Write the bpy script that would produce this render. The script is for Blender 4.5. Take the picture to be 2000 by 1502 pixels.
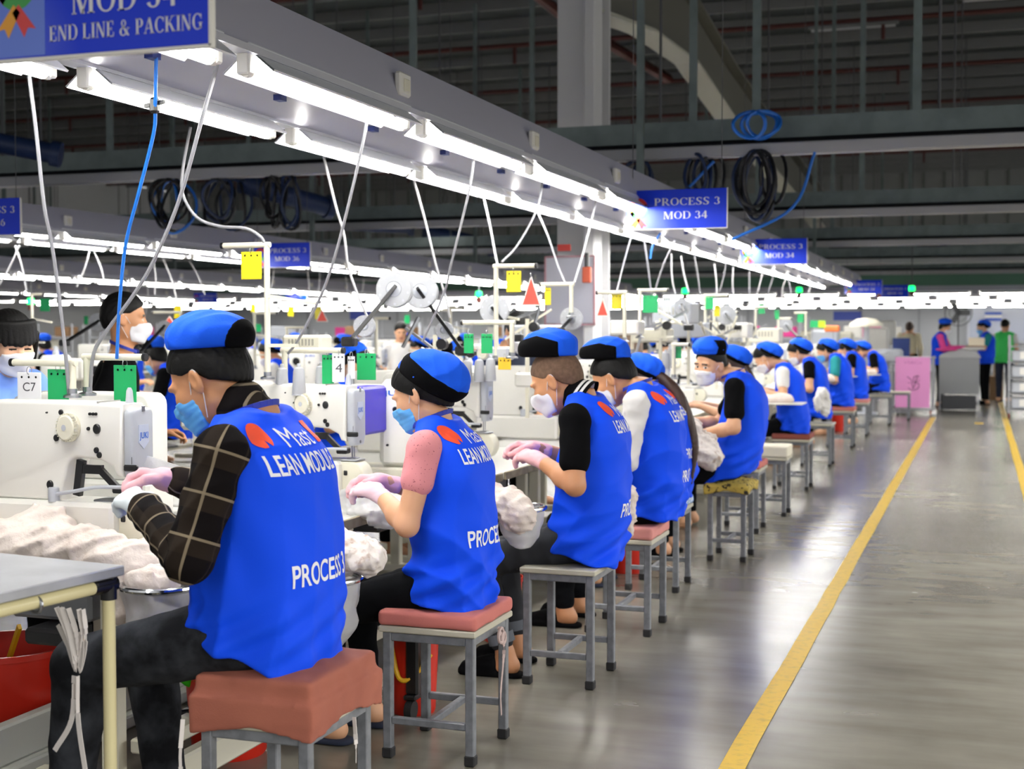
import bpy, bmesh, math, random
import numpy as np
from mathutils import Vector, Matrix
from mathutils.bvhtree import BVHTree

for _o in list(bpy.data.objects):
    bpy.data.objects.remove(_o)
SC = bpy.context.scene
COL = SC.collection
R = math.radians
random.seed(7)

# ------------------------------------------------------------------ camera, world, light, exposure
# world: +Y runs along the sewing line, +X to the right across the aisle, Z up, metres
EYE = Vector((0, 0, 1.45))
PITCH, YAW, FPX = 2.2906, 18.9769, 2650.0
cd = bpy.data.cameras.new('camera')
cam = bpy.data.objects.new('camera', cd)
COL.objects.link(cam)
cam.location = EYE
cam.rotation_euler = (R(90 - PITCH), 0, R(YAW))
cd.sensor_width = 36.0
cd.lens = FPX / 2000 * 36
cd.clip_end = 200
cd.dof.use_dof = True
cd.dof.focus_distance = 4.4
cd.dof.aperture_fstop = 4.0
SC.camera = cam
SC.view_settings.view_transform = 'Standard'
SC.view_settings.look = 'None'
SC.view_settings.gamma = 1
SC.view_settings.use_curve_mapping = False
SC.view_settings.exposure = 0.78
W = bpy.data.worlds.new('world')
SC.world = W
W.use_nodes = True
W.node_tree.nodes['Background'].inputs[0].default_value = (0.86, 0.86, 0.85, 1)
W.node_tree.nodes['Background'].inputs[1].default_value = 0.5
TUBE = 32.0          # emission of the fluorescent tubes


def stand_in_row_light(name, x, y, z, length, power, rz=0):
    # added area lights standing in for unseen lamp rows of neighbouring lines
    l = bpy.data.lights.new(name, 'AREA')
    l.shape = 'RECTANGLE'; l.size = 0.25; l.size_y = length
    l.energy = power; l.color = (1.0, 0.98, 0.94)
    o = bpy.data.objects.new(name, l); COL.objects.link(o)
    o.location = (x, y, z); o.rotation_euler = (0, 0, rz)


stand_in_row_light('stand_in_light_right', 2.3, 11, 2.24, 26, 640)
stand_in_row_light('stand_in_light_behind', -2.4, -2.2, 2.24, 6, 40)
stand_in_row_light('stand_in_light_behind_aisle', 1.9, -1.0, 2.3, 5, 110)

# ------------------------------------------------------------------ pixel -> place helpers (photo frame 2000 x 1502)
_ph, _th = R(PITCH), R(YAW)
FW = Vector((-math.sin(_th) * math.cos(_ph), math.cos(_th) * math.cos(_ph), -math.sin(_ph)))
RT = Vector((math.cos(_th), math.sin(_th), 0))
UP = RT.cross(FW)


def ray(x, y):
    return FW + RT * ((x - 1000) / FPX) - UP * ((y - 751) / FPX)


def at(x, y, Y):
    d = ray(x, y)
    return EYE + d * (Y / d.y)


def atx(x, y, X):
    d = ray(x, y)
    return EYE + d * (X / d.x)


def atz(x, y, z):
    d = ray(x, y)
    return EYE + d * ((z - EYE.z) / d.z)


# ------------------------------------------------------------------ materials
def lin(c):
    if isinstance(c, str):
        c = c.lstrip('#'); c = [int(c[i:i + 2], 16) / 255 for i in (0, 2, 4)]
    return tuple(v / 12.92 if v <= 0.04045 else ((v + 0.055) / 1.055) ** 2.4 for v in c) + (1,)


MATS = {}


def mat(name, col, rough=0.5, metal=0.0, noise=None, bump=None, emit=None, alpha=None, spec=0.5, trans=0, sheen=0):
    """noise=(scale, other colour, low, high); bump=(scale, strength, distance)"""
    if name in MATS:
        return MATS[name]
    m = bpy.data.materials.new(name); m.use_nodes = True
    nt = m.node_tree; b = nt.nodes['Principled BSDF']
    b.inputs['Base Color'].default_value = lin(col)
    b.inputs['Roughness'].default_value = rough
    b.inputs['Metallic'].default_value = metal
    b.inputs['Specular IOR Level'].default_value = spec
    if trans: b.inputs['Transmission Weight'].default_value = trans
    if sheen: b.inputs['Sheen Weight'].default_value = sheen
    if alpha is not None: b.inputs['Alpha'].default_value = alpha
    if emit:
        b.inputs['Emission Color'].default_value = lin(emit[0])
        b.inputs['Emission Strength'].default_value = emit[1]
    if noise or bump:
        tc = nt.nodes.new('ShaderNodeTexCoord')
    if noise:
        n = nt.nodes.new('ShaderNodeTexNoise'); n.inputs['Scale'].default_value = noise[0]
        n.inputs['Detail'].default_value = 5
        nt.links.new(tc.outputs['Object'], n.inputs['Vector'])
        r = nt.nodes.new('ShaderNodeValToRGB')
        r.color_ramp.elements[0].position = noise[2]; r.color_ramp.elements[0].color = lin(col)
        r.color_ramp.elements[1].position = noise[3]; r.color_ramp.elements[1].color = lin(noise[1])
        nt.links.new(n.outputs['Fac'], r.inputs['Fac'])
        nt.links.new(r.outputs['Color'], b.inputs['Base Color'])
    if bump:
        n2 = nt.nodes.new('ShaderNodeTexNoise'); n2.inputs['Scale'].default_value = bump[0]
        n2.inputs['Detail'].default_value = 4
        nt.links.new(tc.outputs['Object'], n2.inputs['Vector'])
        bp = nt.nodes.new('ShaderNodeBump'); bp.inputs['Strength'].default_value = bump[1]
        bp.inputs['Distance'].default_value = bump[2]
        nt.links.new(n2.outputs['Fac'], bp.inputs['Height'])
        nt.links.new(bp.outputs['Normal'], b.inputs['Normal'])
    MATS[name] = m
    return m


def floor_mat():
    m = mat('polished_concrete', '#76756f', 0.26, spec=0.6)
    nt = m.node_tree; b = nt.nodes['Principled BSDF']
    tc = nt.nodes.new('ShaderNodeTexCoord')

    def noise(sc, det, stretch):
        mp = nt.nodes.new('ShaderNodeMapping'); mp.inputs['Scale'].default_value = stretch
        nt.links.new(tc.outputs['Object'], mp.inputs['Vector'])
        n = nt.nodes.new('ShaderNodeTexNoise'); n.inputs['Scale'].default_value = sc; n.inputs['Detail'].default_value = det
        nt.links.new(mp.outputs['Vector'], n.inputs['Vector']); return n
    a = noise(0.9, 6, (1, .6, 1)); c = noise(4, 3, (.45, 1.5, 1))
    r = nt.nodes.new('ShaderNodeValToRGB')
    r.color_ramp.elements[0].position = .33; r.color_ramp.elements[0].color = lin('#6e6a61')
    r.color_ramp.elements[1].position = .68; r.color_ramp.elements[1].color = lin('#8f8b80')
    nt.links.new(a.outputs['Fac'], r.inputs['Fac'])
    mx = nt.nodes.new('ShaderNodeMixRGB'); mx.blend_type = 'MULTIPLY'; mx.inputs[0].default_value = 1
    nt.links.new(r.outputs['Color'], mx.inputs[1])
    r2 = nt.nodes.new('ShaderNodeValToRGB')
    r2.color_ramp.elements[0].position = .3; r2.color_ramp.elements[0].color = (.74, .73, .71, 1)
    r2.color_ramp.elements[1].position = .7; r2.color_ramp.elements[1].color = (1.0, 1.0, .99, 1)
    nt.links.new(c.outputs['Fac'], r2.inputs['Fac']); nt.links.new(r2.outputs['Color'], mx.inputs[2])
    nt.links.new(mx.outputs['Color'], b.inputs['Base Color'])
    mr = nt.nodes.new('ShaderNodeMapRange'); mr.inputs[3].default_value = .2; mr.inputs[4].default_value = .3
    nt.links.new(c.outputs['Fac'], mr.inputs[0]); nt.links.new(mr.outputs[0], b.inputs['Roughness'])
    n3 = noise(1.6, 2, (1, 1, 1))
    bp = nt.nodes.new('ShaderNodeBump'); bp.inputs['Strength'].default_value = .03; bp.inputs['Distance'].default_value = .004
    nt.links.new(n3.outputs['Fac'], bp.inputs['Height']); nt.links.new(bp.outputs['Normal'], b.inputs['Normal'])
    return m


def plaid_mat():
    m = mat('brown_plaid_cloth', '#120f10', 0.95, spec=.1)
    nt = m.node_tree; b = nt.nodes['Principled BSDF']

    def stripe(attr, freq, lo):
        a = nt.nodes.new('ShaderNodeAttribute'); a.attribute_name = attr
        f = nt.nodes.new('ShaderNodeMath'); f.operation = 'MULTIPLY'; f.inputs[1].default_value = freq
        g = nt.nodes.new('ShaderNodeMath'); g.operation = 'FRACT'
        h = nt.nodes.new('ShaderNodeMath'); h.operation = 'LESS_THAN'; h.inputs[1].default_value = lo
        nt.links.new(a.outputs['Fac'], f.inputs[0]); nt.links.new(f.outputs[0], g.inputs[0]); nt.links.new(g.outputs[0], h.inputs[0])
        return h
    cur = None
    for attr, fr, lo, c, k in (('pu', 9, .42, '#2e261f', .6), ('pv', 8, .42, '#2e261f', .6), ('pu', 9, .06, '#8a7d68', .8), ('pv', 8, .06, '#8a7d68', .8)):
        s = stripe(attr, fr, lo)
        mx = nt.nodes.new('ShaderNodeMixRGB'); mx.inputs[2].default_value = lin(c)
        if cur is None: mx.inputs[1].default_value = lin('#120f10')
        else: nt.links.new(cur.outputs[0], mx.inputs[1])
        sc = nt.nodes.new('ShaderNodeMath'); sc.operation = 'MULTIPLY'; sc.inputs[1].default_value = k
        nt.links.new(s.outputs[0], sc.inputs[0]); nt.links.new(sc.outputs[0], mx.inputs[0]); cur = mx
    nt.links.new(cur.outputs[0], b.inputs['Base Color'])
    return m


def sign_mat():
    # printed panel: blue, growing paler towards the lower left corner
    m = mat('blue_sign_print', '#1436c8', 0.4, spec=.25)
    nt = m.node_tree; b = nt.nodes['Principled BSDF']
    tc = nt.nodes.new('ShaderNodeTexCoord'); mp = nt.nodes.new('ShaderNodeMapping')
    mp.inputs['Location'].default_value = (0, 0, 0)
    nt.links.new(tc.outputs['Generated'], mp.inputs['Vector'])
    mp.inputs['Scale'].default_value = (1.9, 0, 1.3)
    g = nt.nodes.new('ShaderNodeTexGradient'); g.gradient_type = 'SPHERICAL'
    nt.links.new(mp.outputs['Vector'], g.inputs['Vector'])
    r = nt.nodes.new('ShaderNodeValToRGB')
    r.color_ramp.elements[0].position = 0; r.color_ramp.elements[0].color = lin('#0836dc')
    r.color_ramp.elements[1].position = 1; r.color_ramp.elements[1].color = lin('#8090e8')
    nt.links.new(g.outputs['Fac'], r.inputs['Fac']); nt.links.new(r.outputs['Color'], b.inputs['Base Color'])
    return m


WHITE = mat('white_enamel', '#e4e2dc', 0.38, bump=(60, .03, .001))
CREAM = mat('cream_paint', '#dcd8c6', 0.4)
IVORY = mat('ivory_pipe_coating', '#d9cfa0', 0.35)
GREYP = mat('grey_plastic', '#b4b8c0', 0.4)
BLACK = mat('black_plastic', '#0c0c10', 0.4)
DKGREY = mat('dark_grey_paint', '#4a4c50', 0.5)
STEEL = mat('steel', '#9a9ca0', 0.3, 0.9)
CHROME = mat('chrome', '#d0d2d6', 0.12, 1.0)
STOOLM = mat('grey_painted_steel', '#7d8086', 0.42, .25, noise=(30, '#6a6d73', .4, .7))
BOARD = mat('pale_laminate_board', '#b9b5a4', 0.5)
WOOD = mat('worn_wood_edge', '#9d9279', 0.6, noise=(14, '#7b705a', .4, .65))
CUSH = mat('terracotta_cloth', '#a5624f', 0.9, bump=(220, .25, .002), noise=(5, '#965646', .35, .7))
CUSH2 = mat('salmon_cloth', '#c07068', 0.9, bump=(220, .2, .002))
RUBBER = mat('black_rubber', '#1c1c1e', 0.7)
RED = mat('red_plastic', '#d02a18', 0.35)
YELL = mat('yellow_plastic', '#e8b21c', 0.4)
TABLETOP = mat('grey_sheet_metal', '#b8bac0', 0.32, .35, noise=(6, '#a6a8ae', .4, .7))
VEST = mat('blue_vest_cloth', '#004aee', 0.72, spec=0.25, bump=(160, .12, .002))
CAPB = mat('blue_cap_cloth', '#1456dc', 0.85, spec=.2, bump=(190, .3, .003))
CAPK = mat('black_mesh_cloth', '#060608', 0.95, spec=.1, bump=(400, .4, .002))
KNIT = mat('black_knit', '#08080a', 0.95, spec=.1)
DENIM = mat('washed_black_denim', '#17181c', 0.9, spec=.15, noise=(11, '#3e4147', .4, .75), bump=(300, .2, .002))
TROUS = mat('black_trousers', '#0c0d10', 0.95, spec=.1)
NAVY = mat('navy_cloth', '#1b2338', 0.85)
WHITEC = mat('white_cloth', '#e2e0de', 0.85)
PINKC = mat('dotted_pink_cloth', '#d88a90', 0.85, noise=(140, '#803848', .66, .68))
TEALC = mat('teal_cloth', '#16878c', 0.85)
BLUESH = mat('light_blue_cloth', '#6f96e6', 0.8)
CREAMC = mat('cream_jacket_cloth', '#e2d8b8', 0.85)
GREENV = mat('green_vest_cloth', '#45e068', 0.7)
GLOVEP = mat('pink_glove_cloth', '#e8b2b8', 0.8, bump=(200, .2, .002))
GLOVEW = mat('white_glove_cloth', '#dde6ea', 0.8, bump=(200, .2, .002))
MASKB = mat('blue_mask_paper', '#5aa8e6', 0.7)
MASKW = mat('white_mask_paper', '#e8e8ee', 0.7)
HAIR = mat('black_hair', '#080707', 0.6, spec=.25, bump=(90, .35, .004))
HAIRB = mat('brown_hair', '#38241c', 0.5, bump=(90, .35, .004))
BUZZ = mat('shaved_hair', '#6b513f', 0.8, noise=(60, '#57402f', .35, .65))
SKIN = mat('skin', '#c08860', 0.5, bump=(120, .06, .002))
SKIN2 = mat('light_skin', '#cf9c78', 0.5, bump=(120, .06, .002))
EYEW = mat('eye_white', '#d8d2cc', 0.3)
EYEK = mat('eye_iris', '#15100d', 0.25)
BROW = mat('brow_hair', '#1a1412', 0.7)
LIPS = mat('lips', '#a0605a', 0.5)
LETTER = mat('white_print', '#e8e8ee', 0.6)
REDPRINT = mat('red_print', '#e04a2c', 0.6)
LANYARD = mat('blue_lanyard', '#1a2f9c', 0.6)
CLOTHW = mat('off_white_garment', '#dcd0c8', 0.85, noise=(9, '#c8b4a8', .5, .8), bump=(70, .5, .006))
LACEW = mat('lace_garment', '#dcd4ce', 0.85, noise=(30, '#b09a8c', .54, .7), bump=(60, .5, .006))
FILM = mat('clear_plastic_film', '#e6e6e8', 0.28, alpha=.5, noise=(8, '#c8c8cc', .4, .7), bump=(14, .5, .02))
TUBEM = mat('lit_fluorescent_tube', '#ffffff', 0.3, emit=('#fffcf4', TUBE))
REFL = mat('white_reflector', '#eceef2', 0.35)
TRUNKM = mat('lilac_grey_trunking', '#a9a9b8', 0.45)
GALV = mat('galvanised_steel', '#6f7b7b', 0.45, .3, noise=(5, '#5d6969', .4, .7))
PURLIN = mat('pale_purlin', '#747576', 0.6)
REDPIPE = mat('red_sprinkler_pipe', '#4a1a15', 0.5)
ROOFM = mat('roof_sheet', '#41484a', 0.7)
WALLG = mat('grey_wall_panel', '#a8abb2', 0.6)
WALLD = mat('dark_wall_panel', '#868988', 0.7)
BANDG = mat('green_wall_band', '#4a7260', 0.6)
COLP = mat('white_column_paint', '#cfcfd2', 0.5)
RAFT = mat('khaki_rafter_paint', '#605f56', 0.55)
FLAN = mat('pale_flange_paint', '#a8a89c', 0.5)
BLUEDUCT = mat('blue_duct', '#172c54', 0.5)
HOSEK = mat('black_hose', '#101218', 0.4)
HOSEB = mat('blue_hose', '#1f6fd0', 0.35)
CABLEW = mat('white_cable', '#c8c8cc', 0.5)
CABLEG = mat('grey_cable', '#8c8c92', 0.5)
SIGNM = sign_mat()
CARDG = mat('green_card_plastic', '#0f9a58', 0.4)
CARDY = mat('yellow_card_plastic', '#d2c21c', 0.4)
CARDR = mat('red_flag_plastic', '#e0493a', 0.45)
CARDW = mat('white_card', '#e8e8ec', 0.5)
CONEM = mat('white_thread', '#a9abb0', 0.8)
PURPLE = mat('purple_plastic', '#3524b4', 0.4)
LEDG = mat('green_led', '#20ff70', 0.3, emit=('#00e058', 3.5))
JUKIB = mat('blue_logo_print', '#2a63c8', 0.5)
PINKP = mat('pink_poster_print', '#d48ac0', 0.5)
POSTK = mat('plum_print', '#58304c', 0.5)
YLINE = mat('yellow_floor_paint', '#c9a52e', 0.42, noise=(25, '#a08a3a', .5, .8))
FLOORM = floor_mat()
PLAID = plaid_mat()
HOTPINK = mat('hot_pink_cloth', '#e8489a', 0.8)
CARTON = mat('brown_carton', '#8a6a4c', 0.8)
LIME = mat('lime_plastic', '#3fd01e', 0.5)
PATT = mat('blue_patterned_cloth', '#7c9cc8', 0.85, noise=(55, '#e8ecf2', .5, .56))
LEOP = mat('yellow_patterned_cloth', '#b8a04a', 0.85, noise=(40, '#2c2414', .55, .6))


# ------------------------------------------------------------------ object helpers
def tag(o, label=None, cat=None, group=None, kind=None):
    if label: o['label'] = label
    if cat: o['category'] = cat
    if group: o['group'] = group
    if kind: o['kind'] = kind
    return o


def empty(name, loc, rz=0, label=None, cat=None, group=None):
    o = bpy.data.objects.new(name, None); COL.objects.link(o)
    o.location = loc; o.rotation_euler = (0, 0, rz); o.empty_display_size = .1
    return tag(o, label, cat, group)


def link(name, me, parent=None, loc=None, rz=0):
    o = bpy.data.objects.new(name, me); COL.objects.link(o)
    if parent: o.parent = parent
    if loc is not None: o.location = loc
    if rz: o.rotation_euler = (0, 0, rz)
    return o


KIDS = {}


def copy_tree(o, parent=None):
    c = o.copy(); COL.objects.link(c)
    if parent: c.parent = parent
    for ch in [k for k in bpy.data.objects if k.parent == o] if o not in KIDS else KIDS[o]:
        copy_tree(ch, c)
    return c


def dup(o, loc, rz=None, label=None, group=None):
    if o not in KIDS:
        allk = [o]
        while allk:
            q = allk.pop()
            KIDS[q] = list(q.children)
            allk += KIDS[q]
    c = copy_tree(o)
    c.location = loc
    if rz is not None: c.rotation_euler = (0, 0, rz)
    if label: c['label'] = label
    if group: c['group'] = group
    return c


def crv(pts, n=6):
    p = [Vector(q) for q in pts]
    if len(p) < 3: return p
    out = []
    for i in range(len(p) - 1):
        a = p[i - 1] if i else p[i] * 2 - p[i + 1]
        b, c = p[i], p[i + 1]
        d = p[i + 2] if i + 2 < len(p) else c * 2 - b
        for k in range(n):
            t = k / n
            out.append(.5 * ((2 * b) + (c - a) * t + (2 * a - 5 * b + 4 * c - d) * t * t + (3 * b - a - 3 * c + d) * t ** 3))
    out.append(p[-1])
    return out


class MB:
    def __init__(s): s.v = []; s.f = []; s.m = []; s.mats = []; s.M = None

    def _add(s, vs, fs, m):
        k = len(s.v)
        if m not in s.mats: s.mats.append(m)
        i = s.mats.index(m)
        s.v += [tuple(s.M @ Vector(v)) if s.M else tuple(v) for v in vs]
        s.f += [tuple(a + k for a in f) for f in fs]; s.m += [i] * len(fs)
        return s

    def box(s, c, d, m, bev=0, rot=None):
        hx, hy, hz = d[0] / 2, d[1] / 2, d[2] / 2
        c = Vector(c); vs = []; fs = []
        if bev <= 0:
            vs = [(x, y, z) for x in (-hx, hx) for y in (-hy, hy) for z in (-hz, hz)]
            fs = [(0, 1, 3, 2), (4, 6, 7, 5), (0, 4, 5, 1), (2, 3, 7, 6), (0, 2, 6, 4), (1, 5, 7, 3)]
        else:
            b = min(bev, hx * .99, hy * .99, hz * .99); idx = {}
            for sx in (-1, 1):
                for sy in (-1, 1):
                    for sz in (-1, 1):
                        for a in range(3):
                            h = [hx - b, hy - b, hz - b]; h[a] += b
                            idx[(sx, sy, sz, a)] = len(vs); vs.append((sx * h[0], sy * h[1], sz * h[2]))
            for a in range(3):
                o1, o2 = [q for q in range(3) if q != a]
                for sg in (-1, 1):
                    q = []
                    for u, w in ((-1, -1), (1, -1), (1, 1), (-1, 1)):
                        k = [0, 0, 0]; k[a] = sg; k[o1] = u; k[o2] = w; q.append(idx[(*k, a)])
                    fs.append(tuple(q))
                for u in (-1, 1):
                    for w in (-1, 1):
                        e = []
                        for t in (-1, 1):
                            k = [0, 0, 0]; k[a] = t; k[o1] = u; k[o2] = w; e.append(tuple(k))
                        fs.append((idx[(*e[0], o1)], idx[(*e[1], o1)], idx[(*e[1], o2)], idx[(*e[0], o2)]))
            for sx in (-1, 1):
                for sy in (-1, 1):
                    for sz in (-1, 1): fs.append(tuple(idx[(sx, sy, sz, a)] for a in range(3)))
        if rot is not None: vs = [rot @ Vector(v) for v in vs]
        return s._add([Vector(v) + c for v in vs], fs, m)

    def tube(s, pts, r, m, n=8, cap=True, rr=None):
        p = [Vector(q) for q in pts]; vs = []; fs = []
        t0 = (p[1] - p[0]).normalized()
        u = t0.cross(Vector((0, 0, 1)))
        if u.length < .1: u = t0.cross(Vector((1, 0, 0)))
        u.normalize()
        for i, q in enumerate(p):
            t = (p[min(i + 1, len(p) - 1)] - p[max(i - 1, 0)]).normalized()
            u = (u - t * u.dot(t)).normalized(); w = t.cross(u)
            ra = rr[i] if rr else r
            for k in range(n):
                a = 2 * math.pi * k / n
                vs.append(q + u * (ra * math.cos(a)) + w * (ra * math.sin(a)))
        for i in range(len(p) - 1):
            for k in range(n):
                fs.append((i * n + k, i * n + (k + 1) % n, (i + 1) * n + (k + 1) % n, (i + 1) * n + k))
        if cap:
            fs.append(tuple(range(n))[::-1]); fs.append(tuple(range((len(p) - 1) * n, len(p) * n)))
        return s._add(vs, fs, m)

    def cyl(s, a, b, r, m, n=14, r2=None):
        return s.tube([a, b], r, m, n, True, [r, r if r2 is None else r2])

    def bar(s, a, b, w, h, m, roll=Vector((0, 0, 1))):
        a, b = Vector(a), Vector(b); t = (b - a).normalized(); u = t.cross(roll)
        if u.length < .05: u = t.cross(Vector((0, 1, 0)))
        u.normalize(); q = u.cross(t)
        vs = [e + u * (x * w / 2) + q * (z * h / 2) for e in (a, b) for x, z in ((-1, -1), (1, -1), (1, 1), (-1, 1))]
        return s._add(vs, [(0, 1, 2, 3)[::-1], (4, 5, 6, 7), (0, 1, 5, 4), (1, 2, 6, 5), (2, 3, 7, 6), (3, 0, 4, 7)], m)

    def lathe(s, prof, c, m, ax='z', n=24):
        c = Vector(c); vs = []; fs = []
        for r, h in prof:
            for k in range(n):
                a = 2 * math.pi * k / n; x, y = r * math.cos(a), r * math.sin(a)
                vs.append(c + Vector({'z': (x, y, h), 'y': (x, h, y), 'x': (h, x, y)}[ax]))
        for i in range(len(prof) - 1):
            for k in range(n):
                fs.append((i * n + k, i * n + (k + 1) % n, (i + 1) * n + (k + 1) % n, (i + 1) * n + k))
        if prof[0][0] > 1e-5: fs.append(tuple(range(n))[::-1])
        if prof[-1][0] > 1e-5: fs.append(tuple(range((len(prof) - 1) * n, len(prof) * n)))
        return s._add(vs, fs, m)

    def torus(s, c, R1, r, m, ax='z', n=32, k=8):
        pts = []
        for i in range(n + 1):
            a = 2 * math.pi * i / n; x, y = R1 * math.cos(a), R1 * math.sin(a)
            pts.append(Vector(c) + Vector({'z': (x, y, 0), 'y': (x, 0, y), 'x': (0, x, y)}[ax]))
        return s.tube(pts, r, m, k, False)

    def prism(s, poly, lo, hi, m, ax='y', bev=0):
        """polygon (two axes) pushed along ax from lo to hi, optional rounded rim"""
        def P(a, b, h): return {'y': (a, h, b), 'x': (h, a, b), 'z': (a, b, h)}[ax]
        n = len(poly); rings = []
        if bev:
            cx = sum(p[0] for p in poly) / n; cy = sum(p[1] for p in poly) / n
            ins = []
            for i in range(n):
                a, b, c = Vector(poly[i - 1]), Vector(poly[i]), Vector(poly[(i + 1) % n])
                e1, e2 = (b - a).normalized(), (c - b).normalized()
                nn = Vector((-e1.y - e2.y, e1.x + e2.x)); nn = nn / max(nn.length ** 2 / 2, .3)
                ins.append(nn)
            area = sum(poly[i - 1][0] * poly[i][1] - poly[i][0] * poly[i - 1][1] for i in range(n))
            sg = 1 if area > 0 else -1
            small = [(poly[i][0] + sg * ins[i].x * bev, poly[i][1] + sg * ins[i].y * bev) for i in range(n)]
            mid = [(poly[i][0] + sg * ins[i].x * bev * .3, poly[i][1] + sg * ins[i].y * bev * .3) for i in range(n)]
            rings = [(small, lo), (mid, lo + bev * .3), (poly, lo + bev), (poly, hi - bev), (mid, hi - bev * .3), (small, hi)]
        else:
            rings = [(poly, lo), (poly, hi)]
        vs = [P(a, b, h) for pl, h in rings for a, b in pl]; fs = []
        for i in range(len(rings) - 1):
            for k in range(n):
                fs.append((i * n + k, i * n + (k + 1) % n, (i + 1) * n + (k + 1) % n, (i + 1) * n + k))
        fs.append(tuple(range(n))[::-1]); fs.append(tuple(range((len(rings) - 1) * n, len(rings) * n)))
        return s._add(vs, fs, m)

    def mesh(s, name, angle=35):
        me = bpy.data.meshes.new(name)
        me.from_pydata(s.v, [], s.f)
        for m in s.mats: me.materials.append(m)
        me.polygons.foreach_set('material_index', s.m)
        me.polygons.foreach_set('use_smooth', [True] * len(s.f))
        me.set_sharp_from_angle(angle=R(angle))
        me.update()
        return me

    def build(s, name, parent=None, loc=None, rz=0, angle=35):
        return link(name, s.mesh(name, angle), parent, loc, rz)


# ------------------------------------------------------------------ lettering
TXT = {}


def text_mesh(body, m, bold=.0, key=''):
    """flat sans lettering, cap height 1, origin at left of the base line, in the XY plane"""
    k = (body, m.name, bold)
    if k in TXT: return TXT[k]
    cu = bpy.data.curves.new('lettering', 'FONT'); cu.body = body; cu.size = 1.0 / .73; cu.offset = bold
    o = bpy.data.objects.new('lettering', cu); COL.objects.link(o)
    bpy.context.view_layer.update()
    me = bpy.data.meshes.new_from_object(o.evaluated_get(bpy.context.evaluated_depsgraph_get()))
    bpy.data.objects.remove(o)
    me.materials.clear(); me.materials.append(m)
    n = len(me.vertices); co = np.empty(n * 3); me.vertices.foreach_get('co', co); co = co.reshape(-1, 3)
    F = [tuple(p.vertices) for p in me.polygons]
    TXT[k] = (co[:, :2].copy(), F)
    return TXT[k]


def glyphs(text):
    """serif lettering built from strokes: returns verts, faces, width (cap height 1)"""
    T, t = .165, .055
    V, F = [], []

    def quad(p):
        k = len(V); V.extend(p); F.append((k, k + 1, k + 2, k + 3))
    x0 = 0.0
    for ch in text:
        def rect(a, b, c, d): quad([(x0 + a, b), (x0 + c, b), (x0 + c, d), (x0 + a, d)])
        def ser(x, y, w): rect(x - .07, y if y == 0 else y - .045, x + w + .07, .045 if y == 0 else y)
        def stem(x, w=T, lo=1, hi=1):
            rect(x, 0, x + w, 1)
            if lo: ser(x, 0, w)
            if hi: ser(x, 1, w)
        def diag(xa, ya, xb, yb, w): quad([(x0 + xa, ya), (x0 + xa + w, ya), (x0 + xb + w, yb), (x0 + xb, yb)])
        def arc(cx, cy, rx, ry, a0, a1, th=T):
            n = 18; pr = None
            for i in range(n + 1):
                a = R(a0 + (a1 - a0) * i / n); w = t + (th - t) * abs(math.cos(a)) ** 1.3
                o = (x0 + cx + rx * math.cos(a), cy + ry * math.sin(a)); q = (x0 + cx + (rx - w) * math.cos(a), cy + (ry - t - (w - t) * .3) * math.sin(a))
                if pr: quad([pr[0], o, q, pr[1]])
                pr = (o, q)
        w = .8
        if ch == ' ': w = .34
        elif ch in 'PR':
            stem(.08, hi=0); ser(.08, 1, T * .6); rect(.2, .945, .36, 1); rect(.2, .44, .36, .495); arc(.34, .72, .3, .28, -90, 90); w = .7
            if ch == 'R': diag(.62, 0, .3, .46, .17); rect(.62, 0, .84, .045); w = .82
        elif ch == 'O': arc(.43, .5, .41, .51, 0, 360); w = .88
        elif ch in 'CG':
            arc(.43, .5, .41, .51, 42, 318); rect(.7, .66, .75, .98); w = .8
            if ch == 'G': rect(.6, .06, .75, .42); rect(.5, .4, .84, .445); w = .88
        elif ch in 'EL':
            stem(.08, hi=1); rect(.1, 0, .62, .055); rect(.58, 0, .64, .28); w = .7
            if ch == 'E': rect(.1, .945, .58, 1); rect(.54, .74, .6, 1); rect(.2, .475, .44, .53); rect(.42, .38, .46, .62)
        elif ch == 'S':
            arc(.33, .74, .27, .27, 30, 235); arc(.29, .27, .3, .28, -150, 62); diag(.38, .33, .1, .62, .2); rect(.55, .72, .59, .98); rect(.03, .03, .07, .3); w = .66
        elif ch == '3': arc(.27, .74, .25, .26, -75, 160); arc(.27, .27, .29, .28, -160, 85); w = .62
        elif ch == '6': arc(.3, .32, .28, .33, 0, 360); arc(.52, .42, .5, .58, 105, 190); w = .64
        elif ch == '4': rect(.36, 0, .36 + T, 1); rect(.02, .24, .64, .33); diag(.02, .3, .4, 1, .07); w = .68
        elif ch == 'D': stem(.08, hi=1); rect(.2, 0, .42, .05); rect(.2, .95, .42, 1); arc(.4, .5, .42, .5, -90, 90); w = .86
        elif ch == 'M':
            stem(.1, .06); stem(.8); diag(.44, 0, .1, 1, .17); diag(.46, 0, .8, 1, .06); w = 1.08
        elif ch == 'N': stem(.1, .06); stem(.68, .06, 0); diag(.6, 0, .08, 1, .17); w = .88
        elif ch == 'I': stem(.09); w = .36
        elif ch == 'A':
            diag(.04, 0, .38, 1, .06); diag(.6, 0, .34, 1, .17); rect(.2, .3, .62, .35); rect(-.02, 0, .2, .045); rect(.5, 0, .86, .045); w = .86
        elif ch == 'K':
            stem(.08); diag(.22, .42, .6, 1, .07); diag(.64, 0, .32, .56, .17); rect(.5, .955, .8, 1); rect(.58, 0, .88, .045); w = .9
        elif ch == '&':
            arc(.36, .78, .2, .22, 0, 360, .1); arc(.32, .25, .3, .27, 60, 330); diag(.66, 0, .2, .62, .18); diag(.56, .2, .74, .5, .06); rect(.62, .46, .86, .5); w = .94
        x0 += w + .04
    return V, F, x0


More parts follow.
